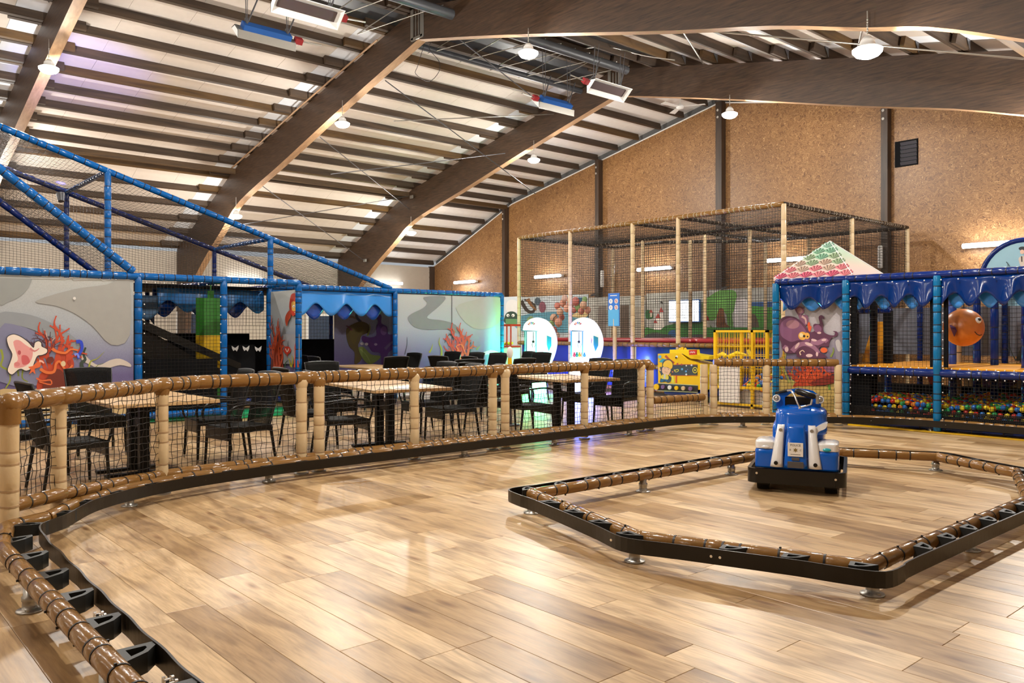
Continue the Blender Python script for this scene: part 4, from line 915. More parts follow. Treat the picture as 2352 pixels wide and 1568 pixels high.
# ---------------- right play house (blue) with ball pool ----------------
t = thing('play_house', 'dark blue play house with wavy valance, octopus banner and ball pool, right side', 'play structure', (-5, 12.5, 0))
YF = 11.8; XS = [-7.04, -5.88, -4.58, -3.28, -1.98]; ZR2 = 2.18
for i in range(4): rail(t, (XS[i], YF, ZR2), (XS[i+1], YF, ZR2), .05, 'vinyl_navy', 'beam', seg=.16)
for i, x in enumerate(XS): post(t, x, YF-.02, ZR2-.02, .052, 'vinyl_teal' if i else 'vinyl_teal', .03, 12, foot=False, seg=.14)
for x in XS[0::1]:
    rail(t, (x, YF, ZR2-.02), (x, 14.4, ZR2-.02), .04, 'vinyl_navy', 'beam', seg=.2); post(t, x, 14.4, ZR2, .045, 'vinyl_navy', .03, 10, foot=False, seg=.2)
rail(t, (XS[0], 14.4, ZR2), (XS[4], 14.4, ZR2), .045, 'vinyl_navy', 'beam', seg=.2)
for i in (1, 2, 3): rail(t, (XS[i], YF, .82 - .04*(i-1)*0), (XS[i+1], YF, .82), .055, 'vinyl_navy', 'rail', tie='tie', seg=.2)
rail(t, (XS[1], YF+.03, .06), (XS[4], YF+.03, .06), .03, 'vinyl_navy', 'rail', seg=.3); mb = MB(); mb.box(((XS[1]+XS[4])/2, YF-.04, .012), (3.8, .05, .02)); mb.build('yellow_edging', 'yellow', t)
mb = MB()
for i in range(36): x = XS[1] + .09 + i*.108; mb.ball((x, YF-.045, .885), .010, 6, 4); mb.ball((x, YF-.045, .755), .010, 6, 4)
for x in XS[1:]:
    for k in range(16): mb.ball((x+.075, YF-.03, .2+.12*k), .010, 6, 4)
for i in range(22): mb.ball((XS[0]+.1+i*.22, YF-.05, 2.10), .011, 6, 4)
mb.build('net_button', 'white_paint', t, 'stuff')
for x0, x1, ph in ((XS[0], XS[1], .55), (XS[1], XS[2], .35), (XS[2], XS[3], .1), (XS[3], XS[4], .4)):
    valance('valance', 'navy_valance', t, (x0+.05, YF-.01, 2.13), (x1-.05, YF-.01, 2.13), .40, 2 if x0 < -5.9 else 3, .035, ph, amp=.45)
    valance('valance', 'sky_valance', t, (x0+.05, YF+.12, 2.13), (x1-.05, YF+.12, 2.13), .42, 2 if x0 < -5.9 else 3, .01, ph+.5, amp=.4)
# octopus banner
mb = MB(); mb.box(((XS[0]+XS[1])/2, YF+.2, 1.05), (1.08, .012, 2.05)); bn = mb.build('banner', 'mauve_banner', t)
def P_O(x, y): return PY(x, y, YF+.19)
F4 = (1700, 620, 4.613)
art(bn, P_O, (0, -1, 0), [('a49c9c', R_(350,300,420,300,380,560,350,540), False), ('8a8290', R_(350,560,400,560,440,760,440,920,350,900), True), ('857c88', R_(1000,700,1060,650,1105,660,1105,1000,1030,960,1010,880), True), ('b8b0ae', R_(1010,760,1050,740,1080,830,1040,860), True),
 ('b79b55', R_(340,1180,440,1160,560,1170,700,1200,860,1230,980,1200,1105,1180,1105,1560,340,1560), True), ('8a6a3a', R_(380,1400,430,1340,500,1380,520,1460,420,1500), True),
 ('97994a', stroke([(350,1010),(420,1040),(420,1120),(380,1180)], 22, 8), False), ('97994a', stroke([(520,1190),(490,1100),(460,1020),(490,880)], 24, 8), False), ('97994a', stroke([(560,1220),(540,1120),(560,1040)], 20, 6), False), ('7d8a3c', stroke([(960,920),(990,860),(985,820)], 22, 8), False), ('a8a04a', stroke([(350,900),(365,850)], 12, 3), False),
 ('5e8a3a', stroke([(950,1270),(940,1200),(960,1150)], 26, 8), False),
 ('b23a1c', R_(560,1240,620,1160,700,1120,860,1120,940,1190,820,1215,700,1210), True)] + coral(650, 1230, 250, 170, 'b8401c', 2, .11) + coral(760, 1225, 260, 150, 'c24820', 9, .11) + coral(870, 1200, 220, 160, 'c84a22', 4, .11) + [ ('7e2414', R_(740,1200,900,1130,1105,1100,1105,1160,980,1200,860,1220), True), ('d8562c', stroke([(620,1180),(660,1100),(700,1160),(760,1060),(800,1150),(850,1090)], 16, 8), False),
 ('d8562c', R_(720,560,745,555,750,590,765,600,750,650,735,660), True), ('e06030', ell(895,848,36,28), True), ('83506a', R_(900,1000,1000,1000,1000,1080,930,1080,900,1040), True),
 ('7d5168', R_(560,365,592,398,640,383,684,412,680,452,652,474,722,482,728,560,690,590,650,545,622,480,592,432), True), ('b98a8e', ell(640,430,28,30), True), ('c9a09c', stroke([(660,490),(700,520),(705,570)], 24, 14), False),
 ('5b3148', R_(385,640,400,570,440,515,500,488,580,496,650,540,700,590,745,655,800,640,780,592,800,568,850,570,838,500,868,477,895,498,892,520,870,508,885,570,892,650,940,682,1000,692,1012,664,990,648,1030,650,1045,680,1020,705,980,715,955,760,940,812,860,810,850,862,905,900,910,930,640,930,600,882,540,884,480,872,450,822,440,762,400,702), True),
 ('80506e', R_(430,600,470,530,560,505,640,560,690,620,730,700,740,760,640,740,560,760,500,740,440,690), True), ('a5737e', ell(565,575,70,46), True),
 ('80506e', R_(790,600,840,580,870,620,850,670,800,650), True), ('94647c', stroke([(760,750),(830,770),(900,740),(930,760)], 60, 40), False), ('94647c', stroke([(560,860),(620,800),(700,780),(790,820),(840,880)], 56, 36), False), ('94647c', stroke([(480,840),(500,800)], 60, 40), False),
 ('d8b4b0', ell(500,840,20,28), True), ('d8b4b0', ell(612,800,14,40,rot=.6), True), ('d8b4b0', ell(735,785,44,16,rot=.35), True), ('d8b4b0', ell(790,742,30,12,rot=.2), True), ('d8b4b0', ell(895,740,26,12,rot=-.1), True), ('d8b4b0', ell(740,905,36,18), True), ('d8b4b0', ell(822,890,12,24), True), ('d8b4b0', ell(845,665,22,12), True),
 ('e8a848', ell(668,697,44,44), True), ('e8a848', ell(716,697,28,34), True), ('f0d8a0', ell(655,690,20,24), True), ('241812', ell(686,700,13,14), True), ('241812', ell(722,704,9,9), True), ('e8c8a8', stroke([(650,900),(640,870),(670,850),(690,870)], 14, 6), False)], F4)
mb = MB(); mb.box(PY(1789, 790, YF+.185), (.012, .004, 2.0)); mb.build('banner_seam', 'ink', bn)
# interior of the play house
mb = MB(); mb.rbox(((XS[1]+XS[3])/2+.2, 13.1, .87), (3.0, 2.3, .05), bev=.01); mb.build('platform', 'orange', t)
mb = MB(); mb.rbox((XS[3]+.55, 12.9, .87), (1.4, 2.0, .055), bev=.01); mb.build('platform', mat('grey_vinyl', (.35, .37, .42), .3), t)
mb = MB(); mb.prism([(-6.2, 12.95, .9), (-5.75, 12.95, .9), (-5.75, 12.95, 1.55), (-5.95, 12.95, 1.55), (-6.05, 12.95, 1.4)], (0, .06, 0)); mb.build('slide_side', 'orange', t)
for x, y, m_ in ((-5.75, 12.4, 'black_mesh'), (-5.2, 14.2, 'vinyl_tan'), (-4.95, 13.3, 'navy_panel'), (-4.85, 14.0, 'vinyl_navy'), (-4.4, 13.4, 'vinyl_navy'), (-3.75, 12.6, 'vinyl_navy'), (-6.2, 13.9, 'vinyl_navy')): post(t, x, y, 2.15, .055, m_, .05, 10, foot=False, seg=.2)
rail(t, (-6.3, 12.9, 1.72), (-5.7, 12.9, 1.72), .045, 'vinyl_navy', 'window_bar'); 
for x in (-6.3, -5.75): mb = MB(); mb.box((x, 12.9, 1.3), (.13, .06, .84)); mb.build('window_frame', 'black_mesh', t)
mb = MB(); mb.box((-5.0, 14.5, 1.4), (4.2, .03, .8)); mb.build('back_banner', mat('slate_print', (.16, .17, .21), .6), t)
mb = MB(); mb.box((-3.1, 14.5, 1.55), (2.6, .02, 1.3)); bn = mb.build('banner', 'sea_banner', t)
def P_R(x, y): return PY(x, y, 14.48)
art(bn, P_R, (0, -1, 0), [('4a5048', stroke([(1790,860),(1740,760),(1722,650)], 14, 3), False), ('4a5048', stroke([(1800,860),(1850,700),(1855,530)], 30, 6), False), ('4a5048', stroke([(1820,860),(1865,760),(1880,700)], 26, 10), False), ('4a4040', stroke([(1630,845),(1650,850),(1670,830)], 12, 5), False)], (1900, 620, 4.126))
mb = MB(); mb.box((-3.6, 14.46, .55), (3.2, .02, .7)); bn = mb.build('banner', mat('sand_print', (.55, .40, .2), .6), t)
art(bn, lambda x, y: PY(x, y, 14.45), (0, -1, 0), [('7a5a86', R_(1480,1020,1560,1010,1700,1000,1790,1010,1800,1060,1700,1120,1560,1120,1480,1100), True), ('b88a9a', stroke([(1520,1080),(1600,1050),(1680,1080)], 30, 10), False), ('c0603a', stroke([(1700,1060),(1760,1030),(1800,1050)], 24, 10), False), ('c84a30', stroke([(980,1000),(1000,1100),(990,1140)], 60, 40), False)], (1900, 620, 4.126))
mb = MB()
net(mb, (XS[1]+.05, YF+.02, .9), (XS[2]-.05, YF+.02, .9), (XS[2]-.05, YF+.02, 2.1), (XS[1]+.05, YF+.02, 2.1), .055, .0022, .003, seg=4)
net(mb, (XS[0], 14.35, .3), (XS[3], 14.35, .3), (XS[3], 14.35, 2.1), (XS[0], 14.35, 2.1), .07, .003, .004, seg=4)
net(mb, (XS[1]+.05, YF+.02, .1), (XS[4]-.05, YF+.02, .1), (XS[4]-.05, YF+.02, .78), (XS[1]+.05, YF+.02, .78), .045, .0032, .002, seg=6)
net(mb, (XS[1]+.05, YF+.0, .1), (XS[4]-.05, YF+.0, .1), (XS[4]-.05, YF+.0, .30), (XS[1]+.05, YF+.0, .30), .022, .0065, 0, seg=99)
mb.build('netting', 'net_black', t, 'stuff')
mb = MB(); mb.box(((XS[1]+XS[4])/2, YF+.08, .13), (3.85, .02, .2)); mb.build('skirt', 'black_mesh', t)
for c_, s_ in (((XS[1]+.09, YF+.04, 1.5), (.09, .03, 1.2)), ((XS[2]-.09, YF+.04, 1.5), (.05, .03, 1.2)), ((XS[2]+.09, YF+.04, 1.5), (.05, .03, 1.2)), ((XS[1]+.18, YF+.1, .45), (.28, .04, .66))): mb = MB(); mb.box(c_, s_); mb.build('black_strip', 'black_mesh', t)
mb = MB(); mb.rbox((XS[3]+.7, 12.4, .42), (1.3, .5, .08), bev=.01); mb.build('bench', 'black_mesh', t)
mb = MB(); mb.box((-5.0, 14.3, .25), (4.2, .06, .5)); mb.box((-6.0, 13.1, .2), (.05, 2.4, .4)); mb.box((-2.2, 13.1, .2), (.05, 2.4, .4)); mb.build('pool_wall', 'black_mesh', t)
# shell roof
mat('shell_cream', (.62, .66, .58), .5)
t2 = thing('shell_roof', 'pyramid roof printed with green and pink shells on top of the play house', 'roof', (-6.46, 12.4, 2.2))
ap = V((-6.46, 12.42, 2.83)); zb = 2.24; cs = [V((-7.1, 11.82, zb)), V((-5.8, 11.82, zb)), V((-5.8, 13.05, zb)), V((-7.1, 13.05, zb))]
mb = MB(); mb.add([ap] + cs + [c - V((0, 0, .03)) for c in cs], [(0, 1, 2), (0, 2, 3), (0, 3, 4), (0, 4, 1), (8, 7, 6, 5), (1, 5, 6, 2), (2, 6, 7, 3), (3, 7, 8, 4), (4, 8, 5, 1)])
m, nt, b = nodes('roof_print'); g_ = N(nt, 'ShaderNodeNewGeometry'); s_ = N(nt, 'ShaderNodeSeparateXYZ'); nt.links.new(g_.outputs['Position'], s_.inputs[0])
mr = N(nt, 'ShaderNodeMapRange'); mr.inputs['From Min'].default_value = 2.24; mr.inputs['From Max'].default_value = 2.83; nt.links.new(s_.outputs[2], mr.inputs['Value'])
r_ = ramp(nt, mr.outputs[0], [(0, (.58, .40, .40)), (.3, (.62, .50, .42)), (.6, (.48, .60, .45)), (1, (.45, .66, .55))]); nt.links.new(r_.outputs[0], b.inputs['Base Color']); b.inputs['Roughness'].default_value = .5
body = mb.build('roof_body', 'roof_print', t2)
mb = MB()
for e in cs: mb.tube([ap + V((0, 0, .004)), e + V((0, 0, .004))], .010, 4)
mb.build('seam', 'white_paint', t2)
def shells(A_, B_, nrm_, rows=6):
    for r in range(rows):
        v = r/rows; w0 = 1-v; cnt = max(1, rows-r)
        for i in range(cnt):
            u = (i+.5)/cnt; base = (A_*(1-u) + B_*u)*(1-v) + ap*v; base = base + nrm_*.004
            up_ = (ap - (A_+B_)/2).normalized(); sd = (B_-A_).normalized(); cl = srgb(('c4506a', 'cf7078', 'b89a86', '8aa07c', '78a888', '8cb8a0')[min(5, r + (i % 2 if r < 4 else 0))])
            mb = MB(); sz = .125; rays = 10; fan = [base + up_*.004]
            for q in range(rays+1):
                an = -1.25 + 2.5*q/rays; fan.append(base + (up_*cos(an) + sd*sin(an))*sz*(1.0 if q % 2 else .93) + nrm_*(.010 if q % 2 else .002))
            mb.add([base - up_*.02] + fan[1:], [(0, k, k+1) for k in range(1, rays+1)]); mb.m = [k % 2 for k in range(rays)]; mb.build('shell', [col(cl), col(tuple(x*.42 for x in cl))], t2)
shells(cs[0], cs[1], (cs[1]-cs[0]).cross(ap-cs[0]).normalized())
# fish-shaped ball
fc = PY(2213, 752, 12.45); t2 = thing('fish_ball', 'orange hanging ball with purple fin and smiling fish face inside the play house', 'ball', fc)
mb = MB(); mb.ball(fc, .265, 24, 16); bb = mb.build('body', 'orange_deep', t2)
mb = MB(); d = (V((0, 0, 1.4)) - fc).normalized(); rt = V((d.y, -d.x, 0)).normalized()*-1
def on(u, v, k=1.0): p = d*sqrt(max(0, 1-u*u-v*v)) + rt*u + V((0, 0, 1))*v; return fc + p.normalized()*.265*k
mb.add([on(-.62, .15, 1.02), on(-.30, .02, 1.25), on(-.25, -.15, 1.2), on(-.42, -.48, 1.03), on(-.45, .0, 1.35)], [(0, 1, 4), (1, 2, 4), (2, 3, 4), (3, 0, 4), (0, 3, 2, 1)]); mb.build('fin', mat('purple_fin', (.07, .015, .12), .5), t2)
mb = MB(); mb.ball(on(.68, .38, .98), .045, 12, 8); mb.build('eye', 'white_paint', t2); mb = MB(); mb.ball(on(.66, .38, 1.1), .024, 10, 6); mb.build('pupil', 'ink', t2)
mb = MB(); mb.tube([on(.52, -.22, 1.005), on(.62, -.36, 1.005), on(.74, -.42, 1.005), on(.84, -.38, 1.005)], .006, 6); mb.build('mouth', 'ink', t2)
mb = MB(); mb.cyl(fc + V((0, 0, .25)), (fc.x, fc.y, 2.16), .006, n=5); mb.build('cord', 'ink', t2)
# round blue sign above
sc_ = PY(2352, 640, 14.75); t2 = thing('round_sign', 'round light blue sign with padded navy rim and small cartoon figure, behind the play house', 'sign', sc_)
mb = MB(); mb.cyl(sc_ + V((0, .02, 0)), sc_ - V((0, .02, 0)), .60, n=48, sm=False); bd = mb.build('board', mat('sky_print', (.30, .52, .62), .5), t2)
mb = MB(); mb.tube([sc_ + V((.62*cos(a_), 0, .62*sin(a_))) for a_ in [2*pi*i/40 for i in range(40)]], .045, 10, closed=True); mb.build('rim', 'vinyl_navy', t2)
art(bd, lambda x, y: PY(x, y, 14.725), (0, -1, 0), [('2c3238', ell(1950, 240, 70, 36), True), ('e8c0a8', ell(1945, 300, 40, 40), True), ('d8c8b8', R_(1880, 420, 1920, 380, 1976, 380, 1976, 560, 1920, 560, 1890, 480), True), ('4a3c38', stroke([(1935, 380), (1940, 480)], 26, 22), False), ('3a4a50', stroke([(1660, 480), (1720, 560)], 18, 12), False), ('3a4a50', stroke([(1685, 530), (1690, 565)], 12, 8), False)], (2100, 540, 7.84))
mb = MB(); mb.cyl(sc_ - V((0, 0, .6)), (sc_.x, sc_.y, 0), .03, n=8); mb.build('stand', 'steel_dark', t2)
# balls of the pool
BC = ['ball_red', 'ball_yellow', 'ball_blue', 'ball_green', 'ball_orange']; BN = ['red', 'yellow', 'blue', 'green', 'orange']
def ballmesh(r):
    mb = MB(); mb.ball((0, 0, 0), r, 12, 8); return mb
def make_balls(spots, where, group, r):
    protos = {}
    for p, k in spots:
        if k not in protos:
            mb = ballmesh(r); o = mb.build('play_ball', BC[k], None); protos[k] = o.data
        else: o = bpy.data.objects.new('play_ball', protos[k]); C.objects.link(o)
        o.location = p; tag(o, '%s plastic play ball %s' % (BN[k], where), 'ball', '%s %s' % (BN[k], group))
cand = []
for lay in range(5):
    for i in range(50):
        for j in range(30):
            x = -5.78 + i*.073 + rnd.uniform(-.012, .012) + (lay % 2)*.035; y = 11.96 + j*.073 + rnd.uniform(-.012, .012); z = .06 + lay*.072
            if x > -2.3 or y > 14.2: continue
            if lay < 4 and j > 0: continue
            z += rnd.uniform(0, .03) + (.05*sin(x*3.1)*cos(y*2.0) if lay == 4 else 0)
            cand.append(((x, y, z), rnd.choices(range(5), [3, 4, 3, 3, 1.5])[0]))
inv = [c for c in cand if proj(c[0])[0] < 2362]
inv.sort(key=lambda c: (0 if c[0][2] > .3 else 1, proj(c[0])[2]))
make_balls(inv[:250], 'in the pool of the dark blue play house', 'balls in the play house pool', .036)
mb = MB()
for p, k in inv[250:] + [c for c in cand if proj(c[0])[0] >= 2362][::3]: mb.ball(p, .036, 8, 5, mi=k)
o = mb.build('ball_filling', BC, None); tag(o, 'mixed plastic balls filling the rest of the play house pool', 'balls', kind='stuff')

# ---------------- beige net cage with trampolines ----------------
t = thing('net_cage', 'tall net cage of beige padded posts with brown top bars, in front of chipboard wall', 'cage', (-12, 16, 0))
CX = [-15.7, -13.85, -11.9, -10.65, -8.2]; ZC = 3.8; CF, CM, CB = 14.0, 16.7, 19.4; BR = 'vinyl_tan'
mat('bar_shaded', (.03, .02, .014), .35, spec=.3); mat('tie_pale', (.5, .42, .3), .3)  # inner bars: shade of their undersides put into a near-black colour
def cb(a, b_, r=.05, m_='vinyl_brown'): rail(t, a, b_, r, m_ if r > .047 else 'bar_shaded', 'bar', tie='tie_pale', seg=.13, n=8)
for i in range(4): cb((CX[i], CF, ZC), (CX[i+1], CF, ZC))
for i in range(4): cb((CX[i], CM, ZC), (CX[i+1], CM, ZC), .045)
for i in range(0, 4): cb((CX[i], CB if i > 1 else 17.6, ZC), (CX[i+1], CB if i > 0 else 17.6, ZC), .045)
for x, yb in ((CX[0], 17.6), (CX[2], CB), (CX[3], CB), (CX[4], CB)): cb((x, CF, ZC), (x, CM, ZC), .045); cb((x, CM, ZC), (x, yb, ZC), .045)
for x in CX: post(t, x, CF, ZC, .05, 'vinyl_beige', .03, 10, foot=False, seg=.2)
for x, y in ((CX[0], 17.6), (CX[1], CM), (CX[2], CM), (CX[3], CM), (CX[4], CM), (CX[2], CB), (CX[3], CB), (CX[4], CB), (-13.0, 17.6)): post(t, x, y, ZC-.03, .046, 'vinyl_beige', .03, 8, foot=False, seg=.25)
mb = MB(); zb = 1.25
net(mb, (CX[0], CF, zb), (CX[4], CF, zb), (CX[4], CF, ZC), (CX[0], CF, ZC), .06, .0036, .004, seg=5)
net(mb, (CX[4], CF, zb), (CX[4], CB, zb), (CX[4], CB, ZC), (CX[4], CF, ZC), .06, .0036, .004, seg=5)
net(mb, (CX[0], CF, zb), (CX[0], 17.6, zb), (CX[0], 17.6, ZC), (CX[0], CF, ZC), .06, .0036, .004, seg=5)
net(mb, (CX[0], 17.6, zb), (CX[1], 17.8, zb), (CX[1], 17.8, ZC), (CX[0], 17.6, ZC), .06, .0036, .004, seg=5)
net(mb, (CX[1], 17.8, zb), (CX[4], CB, zb), (CX[4], CB, ZC), (CX[1], 17.8, ZC), .06, .0036, .004, seg=5)
net(mb, (CX[0], CM, zb), (CX[4], CM, zb), (CX[4], CM, ZC), (CX[0], CM, ZC), .06, .0036, .004, seg=5)
mb.build('netting', 'net_brown', t, 'stuff')
mb = MB(); net(mb, (CX[0], CF, ZC), (CX[4], CF, ZC), (CX[4], CM, ZC), (CX[0], CM, ZC), .06, .0026, .004, seg=5, sag=(0, 0, -.12)); net(mb, (CX[2], CM, ZC), (CX[4], CM, ZC), (CX[4], CB, ZC), (CX[2], CB, ZC), .06, .0026, .004, seg=5, sag=(0, 0, -.12)); mb.build('roof_net', 'net_brown', t, 'stuff')
for z, m_ in ((1.1, 'vinyl_brown'), (.62, 'vinyl_brown'), (.12, 'vinyl_brown')): rail(t, (CX[0], CF-.02, z), (CX[4], CF-.02, z), .05, m_, 'base_rail', seg=.16, n=8); rail(t, (CX[4], CF-.02, z), (CX[4], CB, z), .05, m_, 'base_rail', seg=.2, n=8)
for i in range(4):
    w_ = CX[i+1]-CX[i]; mb = MB(); mb.rbox(((CX[i]+CX[i+1])/2, CF+.05, .86), (w_-.14, .04, .42), bev=.01); mb.build('side_panel', 'navy_panel', t); mb = MB(); mb.rbox(((CX[i]+CX[i+1])/2, CF+.05, .37), (w_-.14, .04, .42), bev=.01); mb.build('side_panel', mat('blue_panel', (.01, .05, .5), .3, coat=.3), t)
mb = MB(); mb.box(((CX[0]+CX[4])/2, 16.6, 1.12), (7.4, 5.2, .04)); mb.build('deck', 'black_mesh', t)
for x in (CX[0]+.93, CX[1]+.95, CX[2]+.62, CX[3]+1.2):
    for y in (15.3, 18.0):
        if x < -14 and y > 17: continue
        mb = MB(); hx, hy = .85, 1.15
        for sx, sy, dx, dy in ((0, -1, 2*hx, .34), (0, 1, 2*hx, .34), (-1, 0, .34, 2*hy-.3), (1, 0, .34, 2*hy-.3)): mb.rbox((x+sx*(hx-.14), y+sy*(hy-.14), 1.18), (dx, dy, .09), bev=.03)
        mb.build('trampoline_pad', 'red_pad', t)
# notice board on a post
c = PY(1410, 711, 13.7); t = thing('notice_board', 'blue rules board with four round pictograms beside the net cage', 'sign', (c.x, 13.7, 0)); w_, h_ = .335, .735
mb = MB(); mb.rbox(c, (w_, .02, h_), bev=.006); bd = mb.build('board', mat('board_blue', (.02, .16, .62), .35), t); mb = MB(); mb.box(c + V((0, -.0115, -.18)), (w_-.02, .002, .36)); mb.build('lower_field', mat('board_sky', (.10, .42, .75), .35), bd)
for dx, dz, k in ((-.08, .19, 0), (.08, .19, 1), (-.08, .05, 0), (.08, .05, 1)):
    q = c + V((dx, -.012, dz)); mb = MB(); mb.cyl(q, q - V((0, .002, 0)), .055, n=20, sm=False); ic = mb.build('pictogram', 'white_paint', bd)
    mb = MB()
    if k: mb.tube([q + V((.036*cos(a_), -.003, .036*sin(a_))) for a_ in [2*pi*i/18 for i in range(18)]], .004, 4, closed=True); mb.box(q - V((0, .004, 0)), (.066, .002, .006), M3=Matrix.Rotation(.8, 3, 'Y')); mb.box(q - V((0, .003, 0)), (.016, .002, .04)); mb.build('symbol', 'red', ic)
    else: mb.ball(q + V((0, -.002, .018)), .008, 8, 6); mb.box(q - V((0, .003, .006)), (.012, .002, .034)); mb.build('symbol', 'board_blue', ic)
mb = MB(); mb.box(c + V((0, -.0115, .315)), (.2, .002, .018)); mb.build('title_line', 'white_paint', bd); pad(mb := MB(), None, (c.x, 13.73, .0), (c.x, 13.73, c.z-.2), .045, .14, 10); mb.build('post', 'vinyl_beige', t)

# ---------------- murals and screen on the end wall ----------------
def mural(px0, px1, z0, z1, m_, label, shapes, fr=(0, 0, 1), Y=19.7):
    a, b_ = PY(px0, 700, Y).x, PY(px1, 700, Y).x; t_ = thing('mural_board', label, 'mural', ((a+b_)/2, Y, z0)); mb = MB(); mb.box(((a+b_)/2, Y+.02, (z0+z1)/2), (b_-a, .03, z1-z0)); bd_ = mb.build('board', m_, t_)
    art(bd_, lambda x, y: PY(x, y, Y), (0, -1, 0), shapes, fr, step=.002); return t_
mat('pale_sky', (.55, .62, .66), .6); mat('cream_print', (.50, .50, .45), .6); mat('aqua_print', (.18, .34, .42), .6)
mural(1157, 1197, 0.4, 2.66, 'pale_sky', 'pale mural board with a green cartoon creature in a chef hat', [('d8d8d6', R_(1165,715,1162,700,1168,690,1178,688,1188,692,1190,705,1186,718), True), ('2c4438', R_(1160,725,1168,716,1182,716,1190,726,1190,742,1160,742), True), ('e8e8e0', ell(1167,724,3.5), True), ('e8e8e0', ell(1179,724,3.5), True), ('101010', ell(1168,725,1.3), True), ('101010', ell(1178,725,1.3), True), ('5a8a5c', R_(1162,732,1188,732,1188,745,1162,745), False)])
mural(1197, 1350, .4, 2.62, 'pale_sky', 'bright mural board with curling brown shapes behind the balloon arch', [('3a2c24', stroke([(1197,690),(1210,712),(1224,716),(1228,700),(1205,688)], 9, 4), False), ('8a5a28', stroke([(1212,686),(1220,700),(1232,712)], 9, 3), False), ('4a5a66', ell(1235,692,7,9), True), ('8a5060', ell(1246,705,8,13), True), ('34302c', ell(1243,728,9,8), True), ('5a9ab0', R_(1197,725,1290,715,1345,720,1345,760,1197,760), True), ('88a870', ell(1220,738,10,12), True), ('1f5a78', R_(1322,683,1348,683,1348,716,1335,722,1325,705), False), ('88b4c4', ell(1338,712,9,12), True), ('d8c088', R_(1315,722,1348,712,1348,728,1315,728), True)])
mural(1352, 1482, .4, 2.5, 'cream_print', 'pale grey wooden doorway print behind the notice board', [('8a8078', R_(1375,702,1393,702,1393,790,1375,790), False), ('6a5a4c', R_(1425,700,1445,700,1445,790,1425,790), False), ('b0a898', R_(1455,705,1478,705,1478,790,1455,790), False)])
green1 = '3f8038'
mural(1484, 1625, .4, 2.56, 'cream_print', 'landscape mural with a small red-roofed castle behind the cage', [(green1, R_(1484,752,1500,755,1530,748,1560,742,1625,740,1625,776,1484,776), True), ('2f6a34', R_(1484,712,1497,715,1500,730,1484,732), True), ('2a5a8a', R_(1536,762,1550,758,1552,776,1536,776), True), ('4a4a4c', R_(1484,770,1510,764,1560,774,1600,768,1625,770,1625,790,1484,790), True),
 ('f4ecdf', R_(1502,757,1505,742,1508,742,1508,728,1516,728,1516,716,1524,716,1526,750,1518,757), False), ('b03a30', R_(1514,717,1519,705,1525,717), False), ('b03a30', R_(1506,730,1512,719,1518,730), False), ('b03a30', R_(1501,742,1506,733,1511,742), False), ('1c1a18', ell(1520,694,2.4), True), ('d8cdb8', R_(1494,718,1499,718,1499,728,1494,728), False), ('b03a30', R_(1492,718,1496,710,1501,718), False)])
mural(1628, 1790, .4, 2.58, 'cream_print', 'landscape mural with a big green tree behind the cage', [('6aa84c', R_(1615,690,1630,680,1650,668,1670,666,1690,670,1692,700,1682,720,1684,752,1672,750,1668,722,1655,715,1640,735,1622,730,1614,712), True), ('7a4a24', R_(1646,756,1650,712,1662,710,1666,740,1674,748,1676,758), True), ('e6e2e0', R_(1688,752,1690,690,1698,684,1716,690,1722,752), True), ('2a5a9a', R_(1720,694,1790,692,1790,704,1722,708), False), ('52a03c', R_(1722,708,1745,704,1790,712,1790,760,1730,760), True), ('6a5a48', R_(1720,730,1735,722,1745,760,1722,760), True), ('d8cdb8', R_(1620,750,1621,735,1630,735,1632,752), False), ('b03a30', R_(1620,736,1625,724,1631,736), False), (green1, R_(1618,752,1790,752,1790,800,1618,800), False)])
c = PY(1569.5, 714, 19.5); t = thing('screen', 'bright white lit screen with blue frame on the castle mural', 'screen', c); mb = MB(); mb.rbox(c + V((0, .06, 0)), (1.12, .06, .66), bev=.01); mb.build('frame', mat('frame_blue', (.03, .14, .4), .4), t); mb = MB(); mb.box(c + V((0, .02, 0)), (1.05, .02, .60)); mb.build('display', 'screen_glow', t)
for px_, py_, nm in ((1383, 640, 'second dark wall post'), (2022, 590, 'fourth dark wall post, near the shell roof')):
    c = PY(px_, py_, 19.7); t = thing('wall_speaker', 'slim white column speaker on the ' + nm, 'speaker', c); mb = MB(); mb.rbox(c, (.11, .09, .55), bev=.02); mb.build('cabinet', 'white_paint', t); mb = MB()
    for k in range(7): mb.cyl(c + V((0, -.046, -.22+.073*k)), c + V((0, -.05, -.22+.073*k)), .03, n=10)
    mb.build('grille', 'steel', t, 'stuff')
a, b_ = PY(2061, 330, YW), PY(2104, 380, YW); t = thing('wall_vent', 'dark square louvred vent high in the chipboard wall', 'vent', ((a.x+b_.x)/2, YW, 5.65)); mb = MB(); mb.box(((a.x+b_.x)/2, YW-.005, 5.66), (.54, .03, .62)); mb.build('backing', 'black_mesh', t)
for k in range(6): mb = MB(); mb.box(((a.x+b_.x)/2+.06, YW-.03, 5.42+.095*k), (.38, .03, .075), M3=Matrix.Rotation(.5, 3, 'X')); mb.build('slat', 'steel_dark', t)
for px_, py_ in ((1668, 660), (1367, 676)):
    c = PY(px_, py_, 19.7); t = thing('wall_camera', 'small dark camera on a bracket above the %s' % ('tree mural' if px_ > 1500 else 'notice board'), 'camera', c); mb = MB(); mb.cyl(c, c + V((-.08, -.12, -.04)), .035, n=10); mb.build('camera_body', 'steel_dark', t); mb = MB(); mb.cyl(c, c + V((0, .25, .06)), .012, n=6); mb.build('bracket', 'steel', t)
